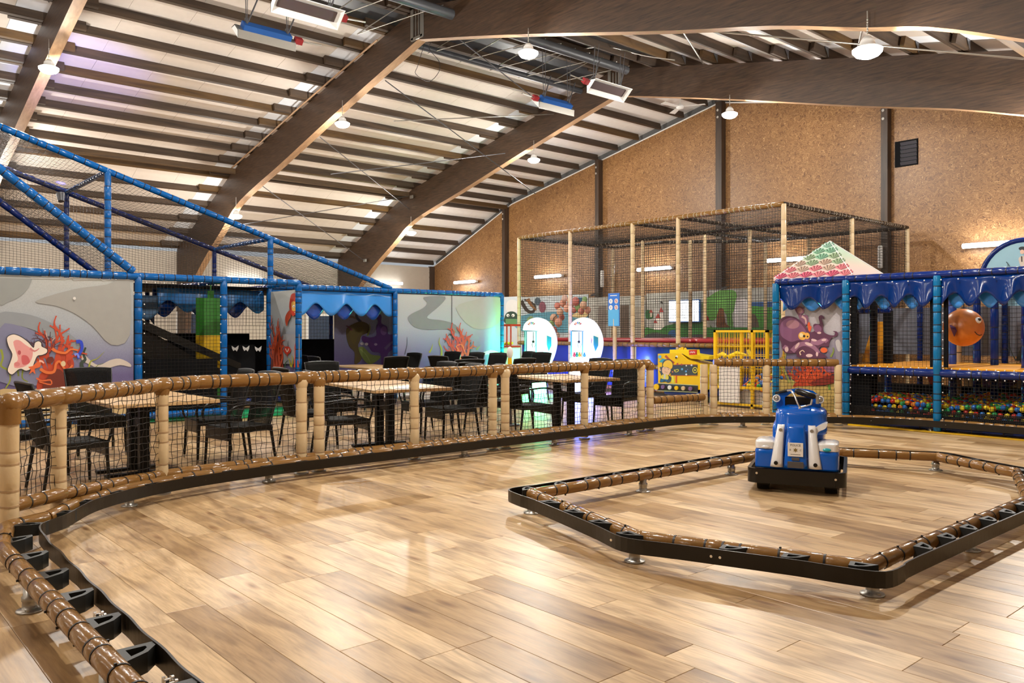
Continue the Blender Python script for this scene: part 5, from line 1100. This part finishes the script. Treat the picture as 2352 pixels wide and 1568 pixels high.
# balloon arch
t = thing('balloon_arch', 'arch of peach, pink and green balloons behind the claw machines', 'balloons', PY(1290, 800, 18.4))
bs = [(1270,806,9),(1262,790,9),(1262,772,10),(1272,758,9),(1266,745,9),(1272,730,10),(1286,716,9),(1280,702,8),(1293,696,9),(1302,708,9),(1297,685,8),(1310,700,9),(1322,692,10),(1327,706,9),(1309,690,8),(1340,700,9),(1335,714,8),(1350,712,8),(1283,740,10),(1278,770,9),(1290,728,8),(1318,712,7),(1343,688,7)]
bcol = [srgb(h) for h in ('e0a088', 'd88878', 'e8b898', '8cb070', 'c87870', 'e8c0b0')]
for k, (x, y, r) in enumerate(bs):
    p = PY(x, y, 18.4 + .1*(k % 3)); rr_ = r*.0128*1.0; mb = MB(); mb.ball(p, rr_, 12, 8, sc3=(1, 1, 1.12)); mb.cyl(p - V((0, 0, rr_*1.1)), p - V((0, 0, rr_*1.22)), .012, .018, n=6); mb.build('balloon', col(bcol[(k*5+k//3) % 6]), t)
mb = MB(); mb.tube([PY(x, y, 18.5) for x, y, r in bs[:7]], .012, 6); mb.cyl(PY(1270, 806, 18.5), (PY(1270, 806, 18.5).x, 18.5, 0), .02, n=6); mb.build('frame_rod', 'steel_dark', t)

# ---------------- claw machines ----------------
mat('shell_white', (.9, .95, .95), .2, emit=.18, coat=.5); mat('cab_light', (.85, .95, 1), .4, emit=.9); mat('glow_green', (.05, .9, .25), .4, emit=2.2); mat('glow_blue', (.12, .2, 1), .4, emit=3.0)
mm_, nt_, bg_ = nodes('glass'); bg_.inputs['Transmission Weight'].default_value = 1; bg_.inputs['Roughness'].default_value = .02; bg_.inputs['IOR'].default_value = 1.1
def claw(px_, Y, colname, glow, label, ground):
    a = PY(px_, 800, Y); t_ = thing('claw_machine', label, 'arcade machine', (a.x, Y, 0)); 
    yaw = math.atan2(-a.x, Y); xr = V((cos(YAW*.9), sin(YAW*.9), 0)); yr = V((-xr.y, xr.x, 0)); o_ = V((a.x, Y, 0))
    def Q(x, y, z): return o_ + xr*x + yr*y + V((0, 0, z))
    Rm = Matrix(((xr.x, yr.x, 0), (xr.y, yr.y, 0), (0, 0, 1)))
    # side arch: hood curling over and down behind
    out = [(-.30, 1.42), (-.26, 1.56), (-.12, 1.67), (.06, 1.70), (.26, 1.62), (.40, 1.42), (.46, 1.16), (.42, .9), (.34, .70), (.24, .5), (.22, .0), (-.28, .0), (-.28, .78), (-.05, .78), (.10, .84), (.20, 1.0), (.22, 1.2), (.18, 1.36), (.02, 1.40)]
    sm2 = smooth(out[:10], 3, False) + out[10:]
    for y0 in (-.30, .27): mb = MB(); mb.prism([Q(x, y0, z) for x, z in sm2], yr*.04); mb.build('side_shell', 'shell_white', t_)
    top = smooth(out[:9], 4, False); mb = MB(); mb.grid(lambda u, v: Q(top[min(len(top)-1, int(u*(len(top)-1)+.5))][0], -.28+.56*v, top[min(len(top)-1, int(u*(len(top)-1)+.5))][1]), len(top)-1, 2); mb.build('hood', 'shell_white', t_, solid=.03)
    mb = MB(); mb.rbox(Q(-.03, 0, .40), (.46, .52, .74), bev=.03, M3=Rm); mb.build('base_cabinet', 'shell_white', t_)
    mb = MB(); mb.box(Q(-.04, 0, .80), (.42, .5, .05), M3=Rm); mb.build('tray', 'cab_light', t_)
    mb = MB(); mb.box(Q(.18, 0, 1.1), (.02, .5, .55), M3=Rm); mb.build('back_light', 'cab_light', t_)
    mb = MB(); mb.box(Q(-.04, .262, 1.1), (.42, .012, .58), M3=Rm); mb.build('rear_light', 'cab_light', t_)
    for x, y in ((-.25, -.26), (-.25, .26), (.0, -.28)): mb = MB(); mb.cyl(Q(x, y, .80), Q(x, y, 1.40), .012, n=6); mb.build('frame_post', mat('cab_teal', (.05, .35, .42), .3), t_)
    mb = MB(); mb.box(Q(-.12, -.27, 1.1), (.24, .006, .58), M3=Rm); mb.box(Q(-.255, 0, 1.1), (.006, .5, .58), M3=Rm); mb.build('window_pane', 'glass', t_)
    mb = MB(); mb.cyl(Q(-.08, 0, 1.38), Q(-.08, 0, 1.18), .008, n=6); mb.ball(Q(-.08, 0, 1.16), .03, 8, 6)
    for k in range(3): an = k*2.1; mb.tube([Q(-.08, 0, 1.15), Q(-.08+.06*cos(an), .06*sin(an), 1.10), Q(-.08+.02*cos(an), .02*sin(an), 1.03)], .005, 5)
    mb.build('claw', 'ink', t_)
    for k in range(10):
        mb = MB(); p = Q(-.18+.035*(k % 5)*1.6, -.18+.09*(k//2 % 4), .86); mb.ball(p, .036, 8, 6); mb.ball(p + V((0, 0, .045)), .024, 8, 6); mb.build('toy', BC[(k*3) % 5], t_)
    for k, cc in enumerate(('red', 'ball_orange', 'ball_blue', 'green', 'red')): an = 2.5 - k*.42; mb = MB(); mb.prism([Q(-.10 + r_*cos(a_), -.305, 1.50 + r_*sin(a_)) for r_, a_ in ((.045, an), (.10, an-.15), (.10, an+.15))], -yr*.006); mb.build('badge_ray', cc, t_)
    mb = MB(); mb.prism([Q(.24+.0, -.305, 1.30), Q(.34, -.305, 1.26), Q(.34, -.305, 1.08), Q(.28, -.305, .95), Q(.24, -.305, 1.1)], -yr*.005); mb.build('side_print', mat('teal_print', (.02, .3, .3), .4), t_)
    mb = MB(); mb.box(Q(-.03, -.285, .38), (.40, .012, .60), M3=Rm); mb.build('light_panel', 'cab_light', t_)
    for x in (-.25, .19): mb = MB(); mb.box(Q(x, -.292, .38), (.035, .012, .66), M3=Rm); mb.build('light_strip', glow, t_)
    mb = MB(); mb.box(Q(-.03, -.292, .70), (.46, .012, .03), M3=Rm); mb.build('light_strip', glow, t_)
    l = bpy.data.lights.new('machine_glow', 'AREA'); l.size = .6; l.energy = 260; l.color = M[glow].node_tree.nodes['Principled BSDF'].inputs['Emission Color'].default_value[:3]
    ob = bpy.data.objects.new('machine_glow', l); C.objects.link(ob); ob.location = Q(-.1, -.4, .5); ob.rotation_euler = (pi/2, 0, YAW*.9); ob.visible_camera = False
    return t_
claw(1233, 12.55, 'green', 'glow_green', 'white arched claw machine with green light strips, left of the two', 0)
claw(1338, 13.2, 'blue', 'glow_blue', 'white arched claw machine with blue light strips, right of the two', 0)
l = bpy.data.lights.new('cage_glow', 'POINT'); l.energy = 520; l.color = (.16, .12, 1); l.shadow_soft_size = .1; ob = bpy.data.objects.new('cage_glow', l); C.objects.link(ob); ob.location = (-12.5, 13.35, .9); ob.visible_camera = False
# red-topped toy crane on a counter
c = PZ(1173, 800, .82); c = PY(1173, 760, 12.9); t = thing('toy_crane', 'small red framed toy crane cabinet with yellow prizes beside the green padded post', 'arcade machine', (c.x, 12.9, 0))
mb = MB(); mb.rbox((c.x, 12.9, .55), (.36, .3, .9), bev=.01); mb.build('cabinet', 'white_paint', t); mb = MB(); mb.box((c.x, 12.9, 1.54), (.36, .32, .05)); mb.box((c.x, 12.9, 1.03), (.36, .32, .04))
for dx in (-.165, .02, .165): mb.box((c.x+dx, 12.76, 1.28), (.025, .025, .5))
mb.build('frame', 'red', t); mb = MB()
for k in range(12): mb.ball((c.x-.12+.04*(k % 6), 12.82+.05*(k//6), 1.09+.02*(k % 2)), .032, 8, 6)
mb.build('prizes', 'ball_yellow', t, 'stuff')
# ---------------- digger game ----------------
YG = 13.55
t = thing('digger_game', 'yellow digger arcade game with cartoon builder side panel', 'arcade machine', (PY(1570, 900, YG).x, YG, 0)); PG = lambda x, y: PY(x, y, YG-.32)
side = R_(1511,812,1551,811,1562,812,1578,826,1600,832,1612,850,1612,895,1512,893); mb = MB(); mb.prism([PG(x, y) for x, y in side], (0, .05, 0)); sd_ = mb.build('side_panel', 'yellow', t)
mb = MB(); mb.prism([PG(x, y) + V((0, .05, 0)) for x, y in R_(1514,815,1552,814,1578,829,1608,836,1620,860,1620,895,1514,893)], (0, .55, 0)); mb.build('body', 'yellow_bright', t)
mb = MB(); mb.prism([PG(x, y) + V((0, .1, 0)) for x, y in R_(1531,803,1575,803,1577,812,1590,814,1622,818,1620,826,1580,824,1560,812,1531,812)], (0, .35, 0)); mb.build('roof', 'yellow_bright', t)
mb = MB(); mb.cyl(PG(1553, 803) + V((0, .2, 0)), PG(1553, 797) + V((0, .2, 0)), .03, n=8); mb.ball(PG(1548, 802) + V((0, .2, 0)), .03, 8, 6); mb.ball(PG(1560, 802) + V((0, .2, 0)), .03, 8, 6); mb.build('beacon', 'yellow', t)
mb = MB(); mb.prism([PG(x, y) + V((0, -.03, 0)) for x, y in R_(1584,804,1601,803,1601,814,1585,815)], (0, .03, 0)); rs = mb.build('red_plate', 'red', t); mb = MB()
for k in range(5): mb.box(PG(1587.5+2.6*k, 809-(k % 2)*.8) + V((0, -.032, 0)), (.011, .003, .028))
mb.build('white_lettering', 'white_paint', rs, 'stuff')
F5 = (1480, 800, 7.84)
art(sd_, PG, (0, -1, 0), [('3a90a8', R_(260,240,340,260,400,200,330,180), False), ('a8431f', stroke([(380,130),(450,200),(540,260)], 40, 30), False), ('3a3430', R_(470,310,560,290,960,300,960,480,480,480), False), ('b04020', stroke([(480,300),(700,290),(960,290)], 10, 10), False), ('b04020', stroke([(470,485),(960,490)], 10, 10), False), ('c8471f', R_(565,490,590,490,590,620,565,620), False), ('d8d040', R_(490,490,530,490,540,620,490,620), False),
 ('3a3430', R_(320,330,330,250,380,200,450,195,510,240,525,320,500,380,480,440,440,480,490,520,480,590,430,620,390,600,290,610,290,560,310,500,280,420,260,370,290,330), True), ('e8b82a', R_(340,320,350,260,400,215,460,215,505,260,510,330,480,370,430,340), True), ('e0b08a', R_(345,330,430,350,480,380,460,440,430,480,350,460,320,400), True), ('3a3430', ell(375,350,7), True), ('3a3430', ell(440,375,7), True), ('8a4030', stroke([(370,410),(400,428),(425,422)], 6, 4), False), ('e0b08a', stroke([(300,400),(270,370),(290,350)], 26, 22), False), ('d8c040', R_(330,470,430,480,430,560,310,540), True), ('c8c0b8', R_(360,460,390,460,385,550,350,540), False), ('2a5a78', R_(305,545,430,560,400,600,380,570,350,580,340,605,295,600), False),
 ('2a2620', R_(240,620,970,660,970,790,240,760), False), ('c8c090', R_(240,618,970,658,970,668,240,628), False), ('c8c090', R_(240,755,970,785,970,795,240,765), False), ('e0d040', ell(590,400,40,26,rot=-.4), True), ('3a3430', ell(590,400,28,15,rot=-.4), True), ('e0d040', ell(920,390,46,56), True), ('3a3430', ell(920,390,34,42), True), ('e0d040', ell(920,390,14,18), True), ('e8e8f0', ell(590,150,22), True), ('4a2a20', ell(580,165,18), True)] +
 [(c_, ell(x, y, r_), True) for c_, x, y, r_ in (('a83a28', 605, 275, 16), ('a83a28', 680, 290, 18), ('d8d0c8', 765, 310, 14), ('d8d0c8', 860, 300, 18), ('6a98c0', 760, 412, 18), ('d8d0c8', 765, 468, 18), ('d07030', 520, 420, 14), ('6a98c0', 690, 372, 20), ('d8c040', 555, 390, 12), ('8a6aa0', 790, 378, 8), ('5aa8d8', 290, 150, 30))], F5)
for k, (x, y, cc) in enumerate(((238, 690, 'yellow'), (355, 690, None), (475, 700, 'white_paint'), (597, 710, 'yellow'), (720, 715, 'vinyl_beige'), (850, 722, None), (1100, 730, None))):
    p = PG(1480+x/7.84, 800+y/7.84) + V((0, -.02, 0)); mb = MB(); mb.cyl(p, p - V((0, .03, 0)), (.062 if k == 0 else .042), n=18); mb.cyl(p - V((0, .03, 0)), p - V((0, .035, 0)), .02, n=10); mb.build('track_wheel', cc or col(srgb(('2f7078', '7a5a80')[k % 2])), t)
mb = MB(); q = PG(1570, 903); mb.rbox((q.x, YG, .16), (1.05, .6, .10), bev=.03); mb.build('base_plinth', 'navy_panel', t); mb = MB()
for dx in (-.45, .45): mb.cyl((q.x+dx, YG-.22, .04), (q.x+dx+.02, YG-.22, .04), .04, n=12); mb.box((q.x+dx, YG-.22, .09), (.02, .02, .06))
mb.build('castor', 'steel', t)
# ---------------- yellow cage of balls ----------------
cx0, cx1 = PY(1643, 900, 12.95).x, PY(1762, 900, 12.95).x; Y0, Y1 = 12.95, 13.82; t = thing('ball_cage', 'tall yellow wire cage with coloured balls and mechanical arms', 'arcade machine', ((cx0+cx1)/2, 13.3, 0)); zt = PY(1700, 758, 12.95).z
mb = MB()
for x in (cx0, (cx0+cx1)/2+.25, cx1):
    for y in (Y0, Y1): mb.box((x, y, zt/2), (.05, .05, zt))
for z in (.06, zt-.02):
    for y in (Y0, Y1): mb.box(((cx0+cx1)/2, y, z), (cx1-cx0+.05, .05, .04))
    for x in (cx0, cx1): mb.box((x, (Y0+Y1)/2, z), (.05, Y1-Y0, .04))
mb.build('frame', 'yellow', t); mb = MB(); nx = int((cx1-cx0)/.06)
for i in range(1, nx):
    for y in (Y0, Y1): mb.cyl((cx0+i*.06, y, .5 if y == Y0 else .5), (cx0+i*.06, y, zt), .005, n=4)
for i in range(1, int((Y1-Y0)/.06)):
    for x in (cx0, cx1): mb.cyl((x, Y0+i*.06, .5), (x, Y0+i*.06, zt), .005, n=4)
for z in (.95, 1.12, .72): mb.box(((cx0+cx1)/2, Y0, z), (cx1-cx0, .012, .012)); mb.box(((cx0+cx1)/2, Y1, z), (cx1-cx0, .012, .012))
mb.build('wire_bars', 'yellow', t, 'stuff'); mb = MB(); mb.box(((cx0+cx1)/2+.05, 13.4, .16), (cx1-cx0-.06, .8, .3)); mb.build('bin', mat('bin_grey', (.42, .36, .3), .6), t); mb = MB(); mb.box(((cx0+cx1)/2+.05, Y0-.02, .37), (cx1-cx0, .04, .05)); mb.build('bin_lip', 'yellow', t)
mb = MB(); a = PY(1651, 842, Y0-.08); b_ = PY(1697, 926, Y0-.08); mb.box(((a.x+b_.x)/2, Y0-.06, (a.z+b_.z)/2), (b_.x-a.x, .03, a.z-b_.z)); mb.build('white_board', mat('paper_white', (.72, .66, .62), .7), t)
mb = MB(); mb.tube([PY(1648, 818, 13.3), PY(1660, 812, 13.3), PY(1668, 818, 13.3)], .04, 8); mb.tube([PY(1675, 820, 13.2), PY(1693, 810, 13.2), PY(1716, 815, 13.2)], [.05, .035, .015], 8); mb.tube([PY(1718, 803, 13.2), PY(1724, 818, 13.2)], .03, 8); mb.build('digger_arm', 'yellow_bright', t)
sp_ = []
for i in range(63):
    x = (cx0+cx1)/2 - .02 + (i % 9)*.072; sp_.append(((x + rnd.uniform(-.01, .01), 13.0 + (i//9)*.075, .35 + .03*((i*7) % 3) + .028*(i//9)), rnd.choices(range(5), [3, 3, 3, 1.2, 5])[0]))
make_balls(sp_, 'in the yellow wire cage', 'balls in the yellow cage', .04)
# ---------------- tables and wicker armchairs ----------------
mat('chair_frame', (.005, .005, .005), .25, spec=.4); mat('chair_edge', (.02, .02, .02), .35, .2)
ch = proto('wicker_armchair'); ch['category'] = 'chair'
# local: sitter faces +Y, origin on the floor under the seat centre
mb = MB(); hw = .235
for sx in (-1, 1):
    mb.box((sx*hw, 0, .415), (.03, .46, .05))
for y in (-.225, .225): mb.box((0, y, .415), (.47, .03, .05))
mb.build('seat_frame', 'chair_frame', ch)
mb = MB(); mb.grid(lambda u, v: V(((u-.5)*.46, (v-.5)*.46, .445 + .012*sin(pi*u)*0 - .012*sin(pi*u)*sin(pi*v))), 6, 6); mb.uv = [((i % 7)/6*.46, (i//7)/6*.46) for i in range(49)]; mb.build('seat', 'wicker', ch, solid=.012)
mb = MB(); mb.box((0, .228, .36), (.44, .02, .09)); mb.build('apron', 'chair_frame', ch)
def bk(u, v):
    w_ = .215 + .035*v; x = (u-.5)*2*w_; y = -.215 - .12*v - .03*v*v - .03*(1 - (2*u-1)**2) ; return V((x, y, .40 + .57*v - (.012*(2*u-1)**2)*v))
nu, nv = 10, 10; mb = MB(); mb.grid(bk, nu, nv); mb.uv = [((i % 11)/10*.48, (i//11)/10*.6) for i in range(121)]; mb.build('backrest', 'wicker', ch, solid=.014)
mb = MB(); mb.tube([bk(0, v/8) for v in range(9)] + [bk(u/8, 1.0) for u in range(1, 9)] + [bk(1, 1-v/8) for v in range(1, 9)], .011, 6); mb.build('back_frame', 'chair_edge', ch)
for sx in (-1, 1):
    for sy in (-1, 1):
        mb = MB(); top = V((sx*hw, sy*.22, .43)); bot = V((sx*(hw+.012), sy*.22 + (-.06 if sy < 0 else .02), .035)); mb.tube([top, bot], [.017, .013], 8); lg = mb.build('leg', 'chair_frame', ch)
        mb = MB(); mb.cyl(bot, bot + (bot-top).normalized()*.033, .0135, .012, n=8); mb.build('foot_tip', 'steel', lg)
    arm = smooth([(sx*(hw+.012), .23, .43), (sx*(hw+.03), .255, .54), (sx*(hw+.035), .22, .635), (sx*(hw+.035), .08, .665), (sx*(hw+.03), -.12, .655), (sx*(hw+.008), -.27, .64)], 4, False)
    mb = MB(); mb.tube(arm, .012, 7); mb.build('armrest', 'chair_frame', ch)
def chair(x, y, deg, label): return dup(ch, (x, y, 0), radians(deg), label, 'black wicker armchairs around the tables')
cl = [(-7.93, 1.80, 4, 'black wicker armchair nearest the fence corner, its back to the track'), (-8.85, 1.72, -6, 'black wicker armchair beside the fence-corner chair, near side of left table'),
 (-10.05, 2.55, -90, 'black wicker armchair at the inner end of the left table under the coral banner'),
 (-8.93, 3.45, 176, 'black wicker armchair across the left table, before the punch bag'), (-8.12, 3.40, 186, 'black wicker armchair on the far side of the left table, closest to the fence'),
 (-8.0, 4.52, -12, 'black wicker armchair just behind the double fence post'), (-8.95, 4.62, -4, 'black wicker armchair near side of the middle table, away from the fence'),
 (-8.25, 6.20, 172, 'black wicker armchair on the far side of the middle table, closest to the fence'), (-9.15, 6.45, 178, 'black wicker armchair on the far side of the middle table, further from the fence'), (-10.0, 5.5, -95, 'black wicker armchair at the inner end of the middle table'),
 (-8.72, 7.25, 2, 'black wicker armchair on the near side of the third table, further from the fence'), (-7.92, 7.22, -10, 'black wicker armchair on the near side of the third table, against the fence'),
 (-8.75, 9.15, 178, 'black wicker armchair across the third table, before the blue-lit machine'), (-8.0, 9.05, 190, 'black wicker armchair across the third table, at the end of the fence'),
 (-12.0, 7.6, 92, 'black wicker armchair right of the fourth table with its back to the track'), (-13.3, 8.75, 180, 'black wicker armchair on the far side of the fourth table under the octopus banner'), (-13.6, 7.15, 8, 'black wicker armchair near side of the fourth table by the blue post'), (-12.6, 6.95, -4, 'black wicker armchair on the near side of the fourth table, nearer the viewer'),
 (-12.85, 9.95, 178, 'black wicker armchair at the fifth table, below the red coral of the grey banner'), (-12.2, 10.0, 184, 'black wicker armchair at the fifth table, just right of the red coral'), (-11.5, 8.7, 6, 'black wicker armchair on the near side of the fifth table, left seat'), (-10.8, 8.9, -6, 'black wicker armchair on the near side of the fifth table, right seat'), (-13.55, 9.9, 184, 'black wicker armchair at the left corner of the fifth table'),
 (-12.7, 11.2, 170, 'black wicker armchair by the far end of the grey banner'), (-11.9, 10.9, 186, 'black wicker armchair left of the green-lit machine'), (-10.1, 7.75, 80, 'black wicker armchair between the middle and third tables, side on'), (-9.9, 8.6, 95, 'black wicker armchair at the inner end of the third table')]
for i, c in enumerate(cl):
    r_ = chair(*c)
    if i in (2, 3, 4):
        for q in r_.children:
            if q.name.startswith('backrest'): q.data = q.data.copy(); q.data.materials[0] = M['wicker_open']
def table(x, y, deg, lx, ly, label):
    a = radians(deg); t_ = thing('dining_table', label, 'table', (x, y, 0), 'oak tables with black double pedestals'); R = Matrix.Rotation(a, 3, 'Z'); P_ = lambda px_, py_, z: V((x, y, z)) + R @ V((px_, py_, 0))
    mb = MB(); mb.rbox((x, y, .735), (lx, ly, .035), a, .004); mb.build('table_top', 'table_oak', t_)
    mb = MB(); mb.box((x, y, .70), (lx*.55, .08, .035), a); mb.box((x, y, .70), (.08, ly*.7, .035), a); mb.build('top_bracket', 'table_black', t_)
    for sx in (-1, 1):
        mb = MB(); mb.rbox(P_(sx*.17, 0, .36), (.09, .09, .68), a, .008); mb.build('pedestal', 'table_black', t_)
        mb = MB(); mb.rbox(P_(sx*.17, 0, .015), (.10, ly*.72, .03), a, .006); mb.build('foot_bar', 'table_black', t_)
    mb = MB(); mb.box(P_(0, 0, .50), (.30, .04, .10), a); mb.build('cross_bar', 'table_black', t_)
table(-8.55, 2.55, 0, 1.78, .95, 'light oak topped table behind the left end of the fence'); table(-8.45, 5.35, -10, 1.75, .95, 'light oak topped table behind the middle of the fence'); table(-8.22, 8.18, -10, 1.35, .95, 'light oak topped table near the right end of the fence, before the machines')
table(-13.1, 8.0, -6, 1.5, .8, 'light oak topped table standing before the octopus banner'); table(-11.9, 9.5, -8, 1.5, .8, 'light oak topped table before the grey coral banner, mostly hidden by chairs')
# cup on a far table, small plant stand
c = PZ(1171, 822, 1.0); t = thing('duster', 'yellow handled white brush standing among the far chairs', 'brush', (c.x, c.y, 0)); mb = MB(); mb.cyl((c.x, c.y, .75), (c.x, c.y, 1.0), .035, .03, n=10); mb.build('handle', 'yellow', t); mb = MB(); mb.ball((c.x, c.y, 1.08), .05, 10, 8, sc3=(1, 1, 1.8)); mb.build('bristles', 'white_paint', t); mb = MB(); mb.cyl((c.x, c.y, 0), (c.x, c.y, .75), .03, n=8); mb.lathe([(0, 0), (.15, 0), (.15, .02), (0, .03)], (c.x, c.y, 0), 14); mb.build('stand', 'steel_dark', t)

# ---------------- heaters, fan ----------------
def heater(c, L_, tilt, blue, label, redend):
    """long radiant heater hung along Y; tilt turns its open face"""
    t_ = thing('radiant_heater', label, 'heater', c, 'radiant heaters under the ridge'); c = Vv(c); R = Matrix.Rotation(tilt, 3, 'Y')
    def H(x, y, z): return c + R @ V((x, y, z))
    sec = [(-.18, -.08), (-.09, .03), (.09, .03), (.18, -.08), (.17, -.085), (.08, .015), (-.08, .015), (-.17, -.085)]
    mb = MB(); mb.prism([H(x, -L_/2, z) for x, z in sec], R @ V((0, L_, 0))); mb.build('reflector', 'white_paint' if not blue else 'steel', t_)
    mb = MB(); mb.box(H(0, 0, .075), (.17, L_*.82, .10), M3=R); mb.build('burner_box', 'heater_blue' if blue else 'steel_dark', t_)
    mb = MB(); mb.box(H(0, 0, -.01), (.17, L_*.86, .02), M3=R); mb.build('ceramic_plates', 'heater_mesh', t_)
    for s_ in (-1, 1): mb = MB(); mb.prism([H(x, s_*L_/2, z) for x, z in sec[:4]], R @ V((0, -.01*s_, 0))); mb.build('end_plate', 'white_paint', t_)
    mb = MB(); mb.box(H(0, redend*(L_/2+.07), .05), (.10, .14, .10), M3=R); mb.build('gas_valve', 'heater_red', t_, label='red gas valve'); mb = MB(); mb.tube([H(0, redend*(L_/2+.12), .05), H(.02, redend*(L_/2+.5), .08)], .014, 6); mb.build('gas_pipe', 'steel', t_)
    for s_ in (-.35, .35):
        a = H(0, s_*L_, .08); top = V((c.x, a.y, 7.75 - abs(c.x-X0)*.2)); mb = MB(); mb.cyl(a, top, .008, n=5); mb.tube([a, (a + V((.0, .22, .55)))], .014, 5); mb.tube([a + V((.04, 0, 0)), top + V((.12, .0, 0))], .006, 5); mb.build('hanger', 'steel_dark', t_); mb = MB(); mb.box(a + V((0, 0, .06)), (.05, .04, .14)); mb.build('clamp', 'steel_dark', t_)
hz = 6.75
def mid(p, q, z): a, b_ = PZ(*p, z), PZ(*q, z); return (a+b_)/2, abs(b_.y-a.y)
c, L_ = mid((545, 66), (672, 96), 6.5); heater(c, 1.05, .75, True, 'blue and steel radiant heater hanging from the left roof slope', 1)
c, L_ = mid((645, 22), (765, 42), 6.4); heater(c + V((0, .0, .08)), 1.15, -.75, False, 'white open-faced radiant heater at the top edge beside the blue one', 1)
c, L_ = mid((1228, 232), (1318, 250), 6.5); heater(c, 1.1, .75, True, 'blue and steel radiant heater hanging before the far arch', -1)
c, L_ = mid((1352, 195), (1440, 212), 6.5); heater(c, 1.15, -.75, False, 'white open-faced radiant heater beside the top of the far arch', -1)
c = PY(1562, 246, 18.2); t = thing('ceiling_fan', 'white three-blade ceiling fan near the raked end wall', 'fan', c); mb = MB(); mb.lathe([(0, -.06), (.09, -.05), (.11, 0), (.08, .06), (.03, .10), (.012, .12), (.012, 1.2)], c, 14); mb.build('motor', 'white_paint', t)
for k in range(3):
    an = 2*pi*k/3 + .45; d = V((cos(an), sin(an), 0)); s_ = V((-d.y, d.x, .12)); mb = MB(); mb.prism([c + d*.1 - s_*.05, c + d*.68 - s_*.08, c + d*.68 + s_*.08, c + d*.1 + s_*.05], (0, 0, .012)); mb.build('blade', 'white_paint', t)
# little blue spotlight on the climbing frame that tints the roof
q = V((-15.6, 3.4, 3.62)); t = thing('blue_spotlight', 'small blue spotlight on top of the left climbing frame', 'light', q); mb = MB(); mb.cyl(q, q + V((-.05, 0, .14)), .05, .07, n=12); mb.build('spot_body', 'steel_dark', t)
l = bpy.data.lights.new('blue_beam', 'SPOT'); l.energy = 900; l.color = (.12, .12, 1); l.spot_size = radians(38); l.spot_blend = .8; l.shadow_soft_size = .04; ob = bpy.data.objects.new('blue_beam', l); C.objects.link(ob); ob.location = q + V((-.07, 0, .22)); ob.rotation_euler = (V((-18.9, 4.5, 6.7)) - ob.location).to_track_quat('-Z', 'Y').to_euler()
# cables looping near the ridge
mb = MB(); mb.tube(smooth([tuple(PY(x, y, 9.8)) for x, y in ((975, 100), (960, 150), (955, 170), (985, 187), (1008, 165), (1008, 140), (985, 110), (1000, 85))], 4, False), .006, 5); mb.build('loose_cable', 'tie', ceiling)
mb = MB(); mb.tube(smooth([tuple(PY(x, y, 14)) for x, y in ((1235, 160), (1280, 125), (1340, 112), (1400, 108), (1480, 128), (1550, 138))], 4, False), .012, 5); mb.build('loose_cable', 'steel', ceiling)
